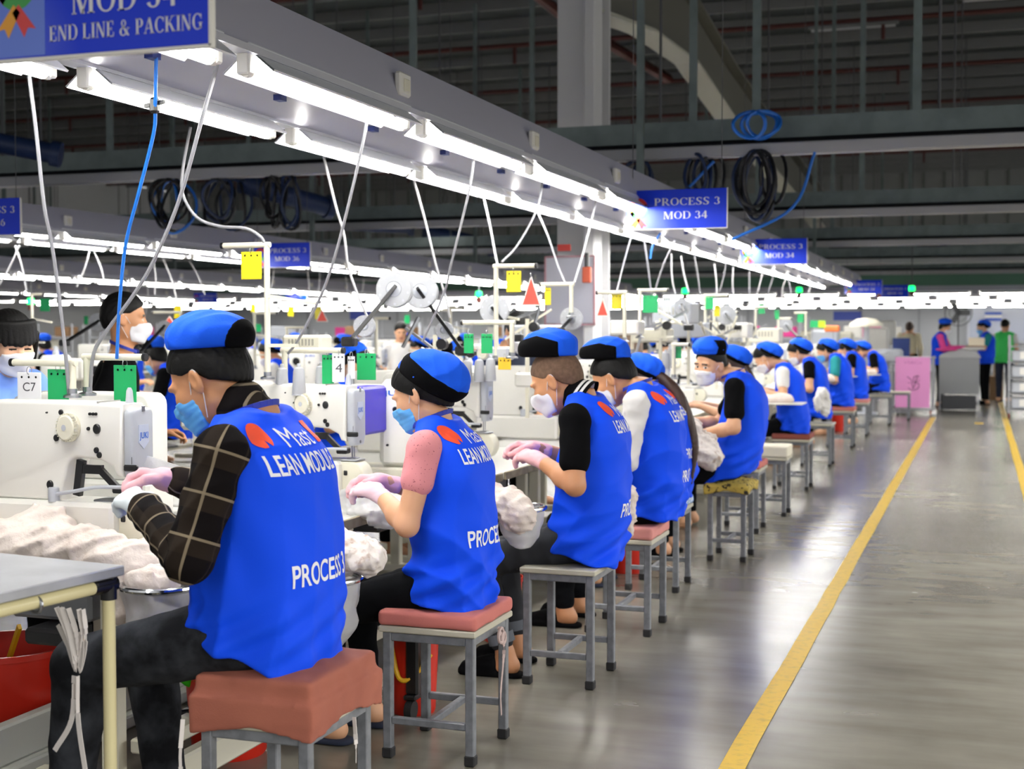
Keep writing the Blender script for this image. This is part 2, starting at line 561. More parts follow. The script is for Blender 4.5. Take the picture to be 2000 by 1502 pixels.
def letters_on(name, V2, F, origin, ux, uz, size, m, parent, nrm=.002, width=None):
    """flat letters on a plane through origin with axes ux (reading direction) and uz (up)"""
    o, ux, uz = Vector(origin), Vector(ux), Vector(uz); nn = ux.cross(uz)
    sx = size if width is None else width
    vs = [o + ux * (a * sx) + uz * (b * size) + nn * nrm for a, b in V2]
    me = bpy.data.meshes.new(name); me.from_pydata([tuple(v) for v in vs], [], F); me.materials.append(m)
    return link(name, me, parent)


def ordn(i):
    return ['first', 'second', 'third', 'fourth', 'fifth', 'sixth', 'seventh', 'eighth', 'ninth', 'tenth', 'eleventh', 'twelfth', 'thirteenth', 'fourteenth', 'fifteenth', 'sixteenth', 'seventeenth', 'eighteenth', 'nineteenth', 'twentieth', 'twenty-first', 'twenty-second', 'twenty-third', 'twenty-fourth'][i]
# ------------------------------------------------------------------ soft shapes: distance fields turned into meshes
class Field:
    def __init__(s, lo, hi, v):
        s.v = v; s.lo = np.array(lo, float)
        n = np.ceil((np.array(hi) - s.lo) / v).astype(int) + 1
        s.ax = [(s.lo[i] + v * np.arange(n[i])).astype(np.float32) for i in range(3)]
        s.D = np.full(n, .3, np.float32)

    def add(s, fn, lo, hi, k=.02, op='u'):
        m = k + 3 * s.v; sl = []
        for i in range(3):
            a = max(0, int((lo[i] - m - s.lo[i]) / s.v)); b = min(len(s.ax[i]), int((hi[i] + m - s.lo[i]) / s.v) + 2)
            if b <= a: return s
            sl.append(slice(a, b))
        sl = tuple(sl)
        x = s.ax[0][sl[0]][:, None, None]; y = s.ax[1][sl[1]][None, :, None]; z = s.ax[2][sl[2]][None, None, :]
        d = fn(x, y, z).astype(np.float32); a = s.D[sl]
        if op == 'u':
            h = np.maximum(k - np.abs(a - d), 0); s.D[sl] = np.minimum(a, d) - h * h / (4 * k)
        elif op == 's':
            d = -d; h = np.maximum(k - np.abs(a - d), 0); s.D[sl] = np.maximum(a, d) + h * h / (4 * k)
        return s

    def clip(s, fn, k=.008):
        x = s.ax[0][:, None, None]; y = s.ax[1][None, :, None]; z = s.ax[2][None, None, :]
        d = fn(x, y, z).astype(np.float32)
        h = np.maximum(k - np.abs(s.D - d), 0); s.D = np.maximum(s.D, d) + h * h / (4 * k)
        return s

    def wob(s, fn):
        x = s.ax[0][:, None, None]; y = s.ax[1][None, :, None]; z = s.ax[2][None, None, :]
        s.D = s.D + fn(x, y, z).astype(np.float32)
        return s

    def cone(s, a, b, ra, rb=None, k=.02, op='u'):
        a = np.array(a, float); b = np.array(b, float); rb = ra if rb is None else rb
        r = max(ra, rb); d = b - a; L = float(d @ d) + 1e-9

        def fn(x, y, z):
            px, py, pz = x - a[0], y - a[1], z - a[2]
            t = np.clip((px * d[0] + py * d[1] + pz * d[2]) / L, 0, 1)
            return np.sqrt((px - d[0] * t) ** 2 + (py - d[1] * t) ** 2 + (pz - d[2] * t) ** 2) - (ra + (rb - ra) * t)
        return s.add(fn, np.minimum(a, b) - r, np.maximum(a, b) + r, k, op)

    def ell(s, c, r, k=.02, op='u', Rm=None):
        c = np.array(c, float); r = np.array(r, float); q = float(max(r))

        def fn(x, y, z):
            px, py, pz = x - c[0], y - c[1], z - c[2]
            if Rm is not None:
                px, py, pz = (Rm[0, 0] * px + Rm[1, 0] * py + Rm[2, 0] * pz, Rm[0, 1] * px + Rm[1, 1] * py + Rm[2, 1] * pz, Rm[0, 2] * px + Rm[1, 2] * py + Rm[2, 2] * pz)
            k0 = np.sqrt((px / r[0]) ** 2 + (py / r[1]) ** 2 + (pz / r[2]) ** 2)
            k1 = np.sqrt((px / r[0] ** 2) ** 2 + (py / r[1] ** 2) ** 2 + (pz / r[2] ** 2) ** 2) + 1e-6
            return k0 * (k0 - 1) / k1
        rr = r if Rm is None else np.array([q, q, q])
        return s.add(fn, c - rr, c + rr, k, op)

    def loft(s, zz, cx, dd, ww, n=2.4, k=.03, cy=None):
        zz, cx, dd, ww = (np.array(q, float) for q in (zz, cx, dd, ww))
        cy = np.zeros_like(zz) if cy is None else np.array(cy, float)

        def sm(z, v):
            o = np.zeros_like(z)
            for e, wt in ((-.03, .25), (0, .5), (.03, .25)): o = o + wt * np.interp(z + e, zz, v)
            return o

        def fn(x, y, z):
            C, Dp, Wd, Y = sm(z, cx), sm(z, dd), sm(z, ww), sm(z, cy)
            u = np.abs((x - C) / Dp); w = np.abs((y - Y) / Wd)
            e = ((u ** n + w ** n) ** (1 / n) - 1) * np.minimum(Dp, Wd) * .9
            cap = np.maximum(zz[0] - z, z - zz[-1])
            return np.maximum(e, cap)
        return s.add(fn, (min(cx - dd), min(cy - ww), zz[0]), (max(cx + dd), max(cy + ww), zz[-1]), k)

    def nets(s):
        D, v, lo = s.D, s.v, s.lo
        I = (D < 0); n = np.array(D.shape) - 1
        c = np.zeros(n, np.int8)
        offs = [(i, j, k) for i in (0, 1) for j in (0, 1) for k in (0, 1)]
        for i, j, k in offs: c += I[i:i + n[0], j:j + n[1], k:k + n[2]]
        idx = np.argwhere((c > 0) & (c < 8))
        if not len(idx): return np.zeros((0, 3)), []
        cor = np.stack([D[idx[:, 0] + i, idx[:, 1] + j, idx[:, 2] + k] for i, j, k in offs], 1)
        acc = np.zeros((len(idx), 3)); cnt = np.zeros(len(idx)); O = np.array(offs, float)
        for p in range(8):
            for q in range(p + 1, 8):
                if np.abs(O[p] - O[q]).sum() != 1: continue
                a, b = cor[:, p], cor[:, q]; m = (a < 0) != (b < 0)
                t = (a[m] / (a[m] - b[m]))[:, None]
                acc[m] += O[p] + (O[q] - O[p]) * t; cnt[m] += 1
        V = (idx + acc / cnt[:, None]) * v + lo
        ids = np.full(n, -1, np.int32); ids[idx[:, 0], idx[:, 1], idx[:, 2]] = np.arange(len(idx))
        Fs = []
        for a in range(3):
            b, d = (a + 1) % 3, (a + 2) % 3
            s0 = [slice(None)] * 3; s1 = [slice(None)] * 3; s0[a] = slice(0, -1); s1[a] = slice(1, None)
            x = I[tuple(s0)] != I[tuple(s1)]
            e = np.argwhere(x); e = e[(e[:, b] > 0) & (e[:, d] > 0) & (e[:, b] < n[b]) & (e[:, d] < n[d])]
            if not len(e): continue
            ins = I[e[:, 0], e[:, 1], e[:, 2]]
            eb = np.zeros(3, int); eb[b] = 1; ed = np.zeros(3, int); ed[d] = 1

            def g(o): w = e - o; return ids[w[:, 0], w[:, 1], w[:, 2]]
            q = np.stack([g(eb + ed), g(ed), g(0 * eb), g(eb)], 1)
            q[~ins] = q[~ins][:, ::-1]
            Fs.append(q)
        F = np.concatenate(Fs); F = F[(F >= 0).all(1)]
        return V, F

    def mesh(s, name, mats, pick=None, smooth=1):
        V, F = s.nets()
        if smooth and len(V):
            for _ in range(smooth):
                A = np.zeros_like(V); N = np.zeros(len(V))
                for i in range(4):
                    a, b = F[:, i], F[:, (i + 1) % 4]
                    np.add.at(A, a, V[b]); np.add.at(N, a, 1)
                V = V * .5 + .5 * A / np.maximum(N, 1)[:, None]
        me = bpy.data.meshes.new(name)
        me.from_pydata(V, [], F)
        for m in (mats if isinstance(mats, list) else [mats]): me.materials.append(m)
        if pick is not None:
            ctr = V[F].mean(1); me.polygons.foreach_set('material_index', pick(ctr).astype(np.int32))
        me.polygons.foreach_set('use_smooth', np.ones(len(F), bool))
        me.update()
        return me


def folds(seed, f, amp, ridged=True):
    """soft cloth wrinkles as a displacement function"""
    rg = np.random.RandomState(seed); d = rg.randn(5, 3); d /= np.linalg.norm(d, axis=1)[:, None]; p = rg.rand(5) * 6

    def fn(x, y, z):
        w = np.sin(f * .45 * (d[0, 0] * x + d[0, 1] * y + d[0, 2] * z) + p[0]) * 1.6
        a = np.sin(f * (d[1, 0] * x + d[1, 1] * y + d[1, 2] * z) + p[1] + w)
        b = np.sin(f * 1.7 * (d[2, 0] * x + d[2, 1] * y + d[2, 2] * z) + p[2] - w * 1.3)
        c = np.sin(f * 2.9 * (d[3, 0] * x + d[3, 1] * y + d[3, 2] * z) + p[3] + a)
        if ridged: return amp * (np.abs(a) - .5 + .5 * np.abs(b) - .25 + .22 * c)
        return amp * (a + .5 * b + .25 * c) * .6
    return fn


def rot3(yaw, pitch, roll):
    """head axes: yaw to the left, pitch down, roll to the left shoulder"""
    y, p, r = R(yaw), R(pitch), R(roll)
    Rz = np.array([[math.cos(y), -math.sin(y), 0], [math.sin(y), math.cos(y), 0], [0, 0, 1]])
    Ry = np.array([[math.cos(p), 0, math.sin(p)], [0, 1, 0], [-math.sin(p), 0, math.cos(p)]])
    Rx = np.array([[1, 0, 0], [0, math.cos(r), -math.sin(r)], [0, math.sin(r), math.cos(r)]])
    return Rz @ Ry @ Rx


def head_shapes(f, c, Rm, s, grow=0.0, ears=True):
    def P(q): return np.array(c) + Rm @ (np.array(q, float) * s)

    def E(q, r, k=.02, op='u', ex=None):
        f.ell(P(q), np.array(r) * s + grow, k, op, Rm if ex is None else Rm @ ex)
    E((-.012, 0, .038), (.098, .078, .09), .02)
    E((.028, 0, -.03), (.066, .063, .086), .035)
    E((.056, 0, -.086), (.034, .034, .026), .03)
    for y in (-1, 1):
        f.cone(P((.0, y * .05, -.055)), P((.055, y * .016, -.094)), .02 * s + grow, .017 * s + grow, .025)
        E((.06, y * .04, -.02), (.03, .026, .028), .02)
    f.cone(P((.089, 0, .006)), P((.111, 0, -.032)), .008 * s + grow, .0125 * s + grow, .014)
    for y in (-1, 1): E((.1, y * .012, -.036), (.011, .009, .009), .008)
    for y in (-1, 1):
        E((.079, y * .03, .023), (.019, .03, .011), .014)
        if not grow:
            E((.098, y * .032, .005), (.015, .017, .011), .01, 's')
            E((.075, y * .031, .004), (.015, .016, .013), .004)
    E((.093, 0, -.061), (.012, .024, .006), .008); E((.091, 0, -.071), (.012, .02, .007), .008)
    if ears:
        for y in (-1, 1):
            ex = rot3(-y * 22, 0, 0)
            E((-.006, y * .083, -.004), (.021, .0085, .034), .008, 'u', ex)
            E((.0, y * .092, .004), (.011, .008, .017), .006, 's', ex)


def hand_shapes(f, wrist, d, back, side, curl=.6, g=0.0, pinch=False, sc=1.0):
    """palm, four unequal fingers with knuckle bends, a thumb from the side of the palm. d: finger direction, back: back of the hand"""
    d = np.array(d, float); d /= np.linalg.norm(d); b = np.array(back, float); b -= d * (b @ d); b /= np.linalg.norm(b)
    lat = np.cross(d, b) * side          # towards the thumb
    w = np.array(wrist, float)

    def P(a, l, u): return w + (d * a + lat * l + b * u) * sc
    r = .0088 + g
    for l in (.028, .01, -.009, -.027):
        f.cone(P(.008, l * .55, 0), P(.082 - abs(l - .005) * .25, l, .002), .014 + g, .0115 + g, .012)
    for (l, L, ex) in ((.029, .07, 0), (.010, .078, .06), (-.010, .073, .12), (-.028, .058, .2)):
        p = P(.082 - abs(l - .005) * .25, l, 0); ang = 0
        for seg, cu in ((.44, .75), (.32, 1.0), (.24, .7)):
            ang += (curl + ex) * cu
            q = p + (d * math.cos(ang) - b * math.sin(ang) + lat * (l * .6)) * L * seg * sc
            f.cone(p, q, r * (1.05 if seg > .4 else .98), r * .92, .004); p = q
    a0 = P(.02, .028, -.006); a1 = P(.055, .052, -.022); 
    a2 = P(.085, .05 if not pinch else .042, -.04); a3 = P(.108, .04 if not pinch else .03, -.05)
    f.cone(a0, a1, .014 + g, .0115 + g, .01); f.cone(a1, a2, .0108 + g, .0098 + g, .004); f.cone(a2, a3, .0098 + g, .008 + g, .004)


def uvline(me, segs):
    """pattern coordinates along limbs, for woven stripes"""
    n = len(me.vertices); co = np.empty(n * 3); me.vertices.foreach_get('co', co); co = co.reshape(-1, 3)
    best = np.full(n, 9.); U = np.zeros(n); Vv = np.zeros(n); off = 0
    for a, b in segs:
        a, b = np.array(a), np.array(b); d = b - a; L = np.linalg.norm(d); d = d / L
        raw = (co - a) @ d; t = np.clip(raw, 0, L); r = co - a - t[:, None] * d; dist = np.linalg.norm(r, axis=1)
        u = np.cross(d, (0, 1, 0)); u /= np.linalg.norm(u); w = np.cross(d, u)
        ang = np.arctan2(r @ w, r @ u); m = dist < best
        best[m] = dist[m]; U[m] = raw[m] + off; Vv[m] = ang[m] * .065; off += L
    for nm, val in (('pu', U + 5), ('pv', Vv + 5)):
        at_ = me.attributes.new(nm, 'FLOAT', 'POINT'); at_.data.foreach_set('value', val.astype(np.float32))


def print_on(vest, V2, F, name, m, y0, z0, size, width, tilt=0, parent=None):
    """letters pressed on the back of a vest mesh (local -x side)"""
    bv = BVHTree.FromObject(vest, bpy.context.evaluated_depsgraph_get()) if False else BVHTree.FromPolygons([v.co for v in vest.data.vertices], [tuple(p.vertices) for p in vest.data.polygons])
    bm = bmesh.new()
    vs = [bm.verts.new((a * width, b * size, 0)) for a, b in V2]
    for q in F:
        try: bm.faces.new([vs[i] for i in q])
        except ValueError: pass
    bmesh.ops.triangulate(bm, faces=bm.faces[:])
    for _ in range(3):
        e = [x for x in bm.edges if x.calc_length() > .014]
        if not e: break
        bmesh.ops.subdivide_edges(bm, edges=e, cuts=1)
        bmesh.ops.triangulate(bm, faces=[x for x in bm.faces if len(x.verts) > 3])
    bad = []
    for v in bm.verts:
        y = y0 - v.co.x; z = z0 + v.co.y - tilt * v.co.x
        h = bv.ray_cast(Vector((-1.2, y, z)), Vector((1, 0, 0)))
        if h[0] is None: bad.append(v); continue
        p = h[0] + h[1] * .0018 if h[1].x < 0 else h[0] - h[1] * .0018
        v.co = p
    bmesh.ops.delete(bm, geom=bad, context='VERTS')
    me = bpy.data.meshes.new(name); bm.to_mesh(me); bm.free()
    me.materials.append(m)
    return link(name, me, parent)


def disc2(n=28, notch=True):
    v = [(.5 + .5 * math.cos(R(a)), .5 + .5 * math.sin(R(a))) for a in np.linspace(-58, 238, n)]
    # ragged lower edge: pointed drips
    v += [(.33, .3), (.4, .0), (.48, .32), (.55, .02), (.63, .3)]
    return v, [tuple(range(len(v)))]


def person(P):
    """P: dict of pose and clothes, local axes x forward, y left, z up, origin on the floor under the seat"""
    g = P.get; vx = P['vox']; hs = g('seat', .5); stand = g('stand', False)
    shx, shz, shw = P['sh']; hc = np.array([P['head'][0], P['head'][1], P['head'][2]])
    Rm = rot3(*P['look']); hsz = g('hsz', 1.0); bw = g('build', 1.0)
    pel = np.array(g('pelvis', (0, 0, hs + .1)))
    hipy = .095 * bw
    kn = P['knee']; an = P['ankle']; name = 'person'
    nb = np.array([shx + .028, 0, shz + .07])
    pts = [hc + .2, hc - .2, (-.3, -.38, -.01), (.3, .38, shz + .1)] + [np.array(q) + .1 for q in kn + an] + [np.array(q) - .1 for q in kn + an]
    for a in ('L', 'R'): pts += [np.array(P[a][0]) + .1, np.array(P[a][1]) + .22, np.array(P[a][0]) - .1, np.array(P[a][1]) - .22]
    foot = [np.array((an[i][0] + .2, an[i][1], 0)) for i in (0, 1)]
    lo = np.min([list(q) for q in pts] + [list(q) for q in foot], 0); hi = np.max([list(q) for q in pts] + [list(q) for q in foot], 0)
    lo[2] = -.01
    # torso centre line
    T = np.array([0, .3, .65, .88, 1.0, 1.1, 1.2]); zb = pel[2] - .1
    zt = zb + T * (shz - zb); sl = g('slouch', .02)
    cxs = pel[0] + (shx - pel[0]) * np.clip(T, 0, 1.05) ** 1.2 - sl * np.sin(np.pi * np.clip(T, 0, 1)) + np.clip(T - 1, 0, 1) * .12
    sd, sw = g('deep', 1.0), g('wide', 1.0)
    # ---- body: one continuous skin
    f = Field(lo, hi, vx)
    f.loft(np.concatenate([[zt[0] + .07], zt[1:]]), cxs, np.array([.1, .1, .108, .1, .075, .055, .045]) * bw * sd, np.array([.145, .14, .15, .155, .15, .08, .05]) * bw, 2.2)
    f.ell(pel + (0, 0, .01), np.array((.105, .15, .085)) * bw, .04)
    f.cone(nb, hc + Rm @ np.array((-.022, 0, -.045)), .051 * bw, .05 * bw, .025)
    sh = {'L': np.array((shx, shw, shz)), 'R': np.array(g('shR', (shx + .02, -shw * .93, shz - .005)))}
    hands = {}
    for a, sg in (('L', 1), ('R', -1)):
        e, w = np.array(P[a][0], float), np.array(P[a][1], float); dr = np.array(P[a][2], float); dr /= np.linalg.norm(dr)
        f.cone((shx, sg * .1, shz + .01), sh[a], .05 * bw, .05 * bw, .04)
        f.cone(sh[a], e, .05 * bw, .041 * bw, .02)
        m = e + (w - e) * .3
        f.cone(e, m, .04 * bw, .042 * bw, .02); f.cone(m, w, .042 * bw, .026 * bw, .02)
        bk = np.array(P[a][3] if len(P[a]) > 3 else (0, sg * .5, 1.0)); cu = P[a][4] if len(P[a]) > 4 else .55
        hands[a] = (w, dr, bk, sg, cu)
        hand_shapes(f, w, dr, bk, sg, cu, 0 if not g('gloves') else -.002, g('pinch', False))
    for i, sg in ((0, 1), (1, -1)):
        h = pel + (0.0, sg * hipy, -.01); k, n = np.array(kn[i]), np.array(an[i])
        f.cone(h, k, .075 * bw, .048 * bw, .03); c = k + (n - k) * .28
        f.cone(k, c + (-.008, 0, 0), .045 * bw, .045 * bw, .015); f.cone(c + (-.008, 0, 0), n, .045 * bw, .033 * bw, .015)
        fd = np.array(g('toe', (1, 0, 0))); 
        f.cone(n + (-.03, 0, .0 - n[2] + .045), n + fd * .12 + (0, 0, -n[2] + .035), .034, .03, .03)
        f.cone(n + fd * .1 + (0, 0, -n[2] + .033), n + fd * .17 + (0, sg * .01, -n[2] + .026), .034, .024, .02)
        f.cone(n, n + (-.01, 0, .06 - n[2]), .035, .036, .03)
    head_shapes(f, hc, Rm, hsz)
    skin = g('skin', SKIN)

    def pick(ct):
        q = (ct - hc) @ Rm / hsz; r = np.zeros(len(q), int); x, y, z = q[:, 0], np.abs(q[:, 1]), q[:, 2]
        fr = x > .045
        shut = g('eyes') == 'closed'
        if not shut:
            r[fr & (((y - .031) / .0145) ** 2 + ((z - .004) / .0075) ** 2 < 1)] = 1
            ey = g('gaze', 0.0)
            r[fr & (((q[:, 1] - .031 - ey) / .0068) ** 2 + ((z - .004) / .0075) ** 2 < 1)] = 2
            r[fr & (((q[:, 1] + .031 - ey) / .0068) ** 2 + ((z - .004) / .0075) ** 2 < 1)] = 2
        else:
            r[fr & (np.abs(y - .031) < .015) & (np.abs(z - .002 + 8 * (y - .031) ** 2) < .003)] = 2
        r[fr & (np.abs(y - .032) < .02) & (np.abs(z - .025 - .1 * (.03 - y)) < .0045)] = 3
        r[fr & (x > .08) & (y < .023) & (z < -.056) & (z > -.077)] = 4
        return r
    root = link(name, f.mesh('body', [skin, EYEW, EYEK, BROW, LIPS], pick), None, P['loc'], R(P.get('yaw', 180)))
    tag(root, P['label'], 'person', g('group'))

    def H(q): return hc + Rm @ (np.array(q, float) * hsz)

    def hframe(fn):
        def w(x, y, z):
            px, py, pz = (x - hc[0]) / hsz, (y - hc[1]) / hsz, (z - hc[2]) / hsz
            return fn(Rm[0, 0] * px + Rm[1, 0] * py + Rm[2, 0] * pz, Rm[0, 1] * px + Rm[1, 1] * py + Rm[2, 1] * pz, Rm[0, 2] * px + Rm[1, 2] * py + Rm[2, 2] * pz) * hsz
        return w
    hv = min(vx, g('hvox', .005))
    # ---- hair
    hk = g('hair', 'short'); hm = g('hairmat', HAIR)
    if hk != 'none':
        hf = Field(hc - .22, hc + .22, hv)
        gr = {'short': .009, 'buzz': .003, 'long': .013}[hk] * hsz
        hf.ell(H((-.012, 0, .038)), np.array((.098, .078, .09)) * hsz + gr, .01, 'u', Rm)
        if hk == 'long':
            hf.ell(H((-.06, 0, -.02)), np.array((.055, .068, .075)) * hsz, .03, 'u', Rm)
        else:
            hf.ell(H((-.055, 0, -.005)), np.array((.05, .062, .06)) * hsz + gr, .03, 'u', Rm)
        a, b = {'short': (.012, .72), 'buzz': (.004, .75), 'long': (-.005, .85)}[hk]
        hf.clip(hframe(lambda x, y, z: (a + b * x + .018 * np.clip(1 - np.abs(x + .004) / .03, 0, 1) * (hk != 'long') - z) * .75), .006)
        if hk != 'buzz': hf.wob(hframe(lambda x, y, z: .0016 * np.sin(y * 420 + 30 * x) * np.sin(60 * z + 2)))
        hairo = link('hair', hf.mesh('hair', BUZZ if hk == 'buzz' else hm), root)
        if g('bangs'):
            bf = Field(hc - .22, hc + .22, hv)
            for i in range(17):
                y = -.066 + i * .00825
                bf.cone(H((.085 - y * y * 7, y, .1)), H((.108 - y * y * 9, y * 1.12 + (.004 if i % 2 else -.004), .034 - (i % 3) * .006)), .013, .0075, .012)
            for sg in (-1, 1): bf.cone(H((.05, sg * .082, .05)), H((.04, sg * .084, -.07)), .014, .006, .01)
            link('fringe', bf.mesh('fringe', hm), root)
    if g('tail'):
        t = [H(q) if i < 1 else np.array(q) for i, q in enumerate(P['tail'])]
        pts2 = crv([tuple(q) for q in t], 6); n = len(pts2)
        tf = Field(np.min([list(q) for q in pts2], 0) - .09, np.max([list(q) for q in pts2], 0) + .09, min(vx, .007))
        for i in range(n - 1):
            r0, r1 = (.022 + .016 * math.sin(math.pi * min(1, q / (n - 1) * 1.05)) for q in (i, i + 1))
            tf.cone(pts2[i], pts2[i + 1], max(r0 - .012 * (i / n), .012), max(r1 - .012 * (i / n), .012), .01)
        tf.wob(lambda x, y, z: .002 * np.sin(260 * y + 20 * z + 90 * x))
        link('ponytail', tf.mesh('ponytail', HAIRB), root)
    # ---- cap with dark panel
    c = g('cap')
    if c:
        # the cap is described level with the floor, turned only with the face
        cc, cr = np.array(c['c'], float), np.array(c['r'], float); ex = rot3(0, c.get('tilt', 0), c.get('roll', 0))
        cut = c['cut']; R0 = rot3(P['look'][0], 0, 0)

        def lframe(fn):
            def w(x, y, z):
                px, py, pz = (x - hc[0]) / hsz, (y - hc[1]) / hsz, (z - hc[2]) / hsz
                return fn(R0[0, 0] * px + R0[1, 0] * py, R0[0, 1] * px + R0[1, 1] * py, pz) * hsz
            return w

        def capf(grow, panel):
            q = Field(hc - .3, hc + .3, hv)
            q.ell(hc + R0 @ cc * hsz, cr * hsz + grow, .01, 'u', R0 @ ex)
            q.ell(H((-.012, 0, .038)), np.array((.098, .078, .09)) * hsz + .013 + grow, .03, 'u', Rm)
            if not panel: q.wob(folds(c.get('seed', 3), 46, .005))
            q.clip(lframe(lambda x, y, z: cut(x, y, z) - (.003 if panel else 0)), .012)
            if panel: q.clip(lframe(c['panel']), .006)
            return q
        co = link('cap', capf(0, False).mesh('cap', g('capmat', CAPB)), root)
        if c.get('panel'):
            link('cap_panel', capf(.0035, True).mesh('cap_panel', CAPK), co)['label'] = 'black mesh panel of the cap'
    # ---- mask
    mk = g('mask')
    if mk:
        mf = Field(hc - .2, hc + .2, hv)
        head_shapes(mf, hc, Rm, hsz, .006, False)
        mf.cone(H((.095, 0, -.03)), H((.075, 0, -.09)), .022 * hsz, .028 * hsz, .03)
        if mk == 'cup': mf.cone(H((.07, 0, -.03)), H((.112, 0, -.052)), .05, .016, .03)
        mz = .0 if mk != 'flat' else -.004
        mf.clip(hframe(lambda x, y, z: np.maximum(np.maximum(z + .018 - mz - .12 * np.clip(.07 - np.abs(y), 0, 1), -.118 - z + .25 * np.abs(y)), np.maximum(.028 - x + .18 * np.abs(z + .06), np.abs(y) - .066))), .006)
        if mk == 'flat': mf.wob(hframe(lambda x, y, z: .0009 * np.sin(z * 380)))
        mo = link('mask', mf.mesh('mask', g('maskmat', MASKW)), root)
        lp = MB()
        for sg in (-1, 1):
            lp.tube(crv([H((.032, sg * .066, -.022)), H((.008, sg * .08, .012)), H((-.012, sg * .087, .027)), H((-.02, sg * .089, .008)), H((-.012, sg * .084, -.03)), H((.022, sg * .061, -.09))], 5), .0014, g('maskmat', MASKW) if g('maskmat', MASKW) is MASKW else WHITEC, 6)
        lp.build('ear_loop', mo)
    # ---- trousers
    tm = g('trousers', TROUS); tv = max(vx, .006)
    tf = Field(np.min([list(q) for q in kn + an], 0) - (.6, .4, .4), np.max([list(q) for q in kn + an], 0) + (.25, .4, .6), tv)
    tw = g('legw', 1.0) * bw
    tf.ell(pel, np.array((.122, .168, .112)) * bw, .04)
    for i, sg in ((0, 1), (1, -1)):
        h = pel + (0.0, sg * hipy, -.012); k, n = np.array(kn[i]), np.array(an[i]); n2 = n + (k - n) * g('cuff', .1)
        tf.cone(h, k, .092 * tw, .068 * tw, .035); tf.cone(k, n2, .068 * tw, .05 * tw, .02)
    tf.wob(folds(g('seed', 1) + 40, 30, .004))
    link('trousers', tf.mesh('trousers', tm), root)
    if g('rollup'):
        b = MB()
        for i in (0, 1):
            k, n = np.array(kn[i]), np.array(an[i]); n2 = n + (k - n) * g('cuff', .1)
            b.tube([n2 - (n - k) * -.02, n2 + (k - n) * .09], .056, mat('grey_denim_cuff', '#5c6068', .85), 16)
        b.build('trouser_cuff', root)
    # ---- footwear
    if g('shoe'):
        for i in (0, 1):
            n = np.array(an[i]); fd = np.array(g('toe', (1, 0, 0)), float); sf = Field(n - (.2, .2, n[2] + .02), n + (.35, .2, .12), .006)
            q = n * (1, 1, 0)
            sf.cone(q + (-.045, 0, .008), q + fd * .16 + (0, 0, .008), .042, .048, .02)
            sf.clip(lambda x, y, z: np.maximum(z - .022, .001 - z) + 0 * x + 0 * y, .006)
            sf.cone(q + fd * .06 + (0, 0, .045), q + fd * .165 + (0, 0, .024), .046, .036, .02)
            sf.clip(lambda x, y, z: .001 - z + 0 * x + 0 * y, .004)
            so = link('slipper', sf.mesh('slipper', P['shoe']), root)
    # ---- shirt: sleeves, yoke, collar
    sm_ = g('shirt', WHITEC); kind = g('sleeve', 'short')
    sf = Field((lo[0], lo[1], pel[2] + .02), hi, vx)
    sf.loft(zt[1:6], cxs[1:6], (np.array([.09, .095, .088, .066, .056]) if g('vest', True) else np.array([.118, .124, .116, .092, .07])) * bw, (np.array([.135, .14, .15, .135, .08]) if g('vest', True) else np.array([.156, .166, .172, .166, .09])) * bw, 2.3)
    segs = []
    for a, sg in (('L', 1), ('R', -1)):
        e, w = np.array(P[a][0], float), np.array(P[a][1], float)
        sf.cone((shx + .01, sg * .1, shz + .0), sh[a], .045 * bw, .062 * bw, .03)
        if kind == 'long':
            sf.cone(sh[a], e, .063 * bw, .058 * bw, .02); sf.cone(e, e + (w - e) * .93, .058 * bw, .043 * bw, .02); segs += [(sh[a], e), (e, w)]
        else:
            t = {'short': .62, 'cap': .42}[kind]
            sf.cone(sh[a], sh[a] + (e - sh[a]) * t, .062 * bw, .064 * bw, .02)
    if g('collar'):
        ncd = hc + Rm @ np.array((-.022, 0, -.045)) - nb
        sf.cone(nb - ncd * .05 + np.array((.004, 0, 0)), nb + ncd * .33, .064 * bw, .073 * bw, .012)
        cut = np.array(nb + ncd * .33); cn = ncd / np.linalg.norm(ncd)
    if kind == 'long': sf.wob(folds(g('seed', 1) + 9, 34, .006))
    else: sf.wob(folds(g('seed', 1) + 9, 30, .003))
    sme = sf.mesh('shirt', sm_)
    if segs: uvline(sme, segs + [((0, 0, pel[2]), (shx, 0, shz + .1))])
    so = link('shirt', sme, root)
    if g('collar') == 'striped':
        b = MB(); cax = ncd / np.linalg.norm(ncd)
        for t0, t1, m_ in ((0, .42, KNIT), (.42, .56, WHITEC), (.56, .66, KNIT), (.66, .8, WHITEC), (.8, 1.0, KNIT)):
            ring = [nb + cax * (.062 - .075 * t) + np.array((-.012 * t, 0, 0)) for t in (t0, t1)]
            b.tube(ring, .07, m_, 28, False, [(.066 + .03 * t) * bw for t in (t0, t1)])
        b.build('collar', so)['label'] = 'black collar with white stripes'
    # ---- lanyard round the neck
    if g('lanyard'):
        b = MB(); ncd = hc + Rm @ np.array((-.022, 0, -.045)) - nb; q = nb + ncd * .06
        pts3 = [q + np.array((math.cos(a) * .074 * bw + .012, math.sin(a) * .08 * bw, .012 - .03 * math.cos(a))) for a in np.linspace(-2.6 + math.pi, 2.6 + math.pi, 22)]
        for i in range(len(pts3) - 1): b.bar(pts3[i], pts3[i + 1], .004, .016, LANYARD)
        b.build('lanyard', root)
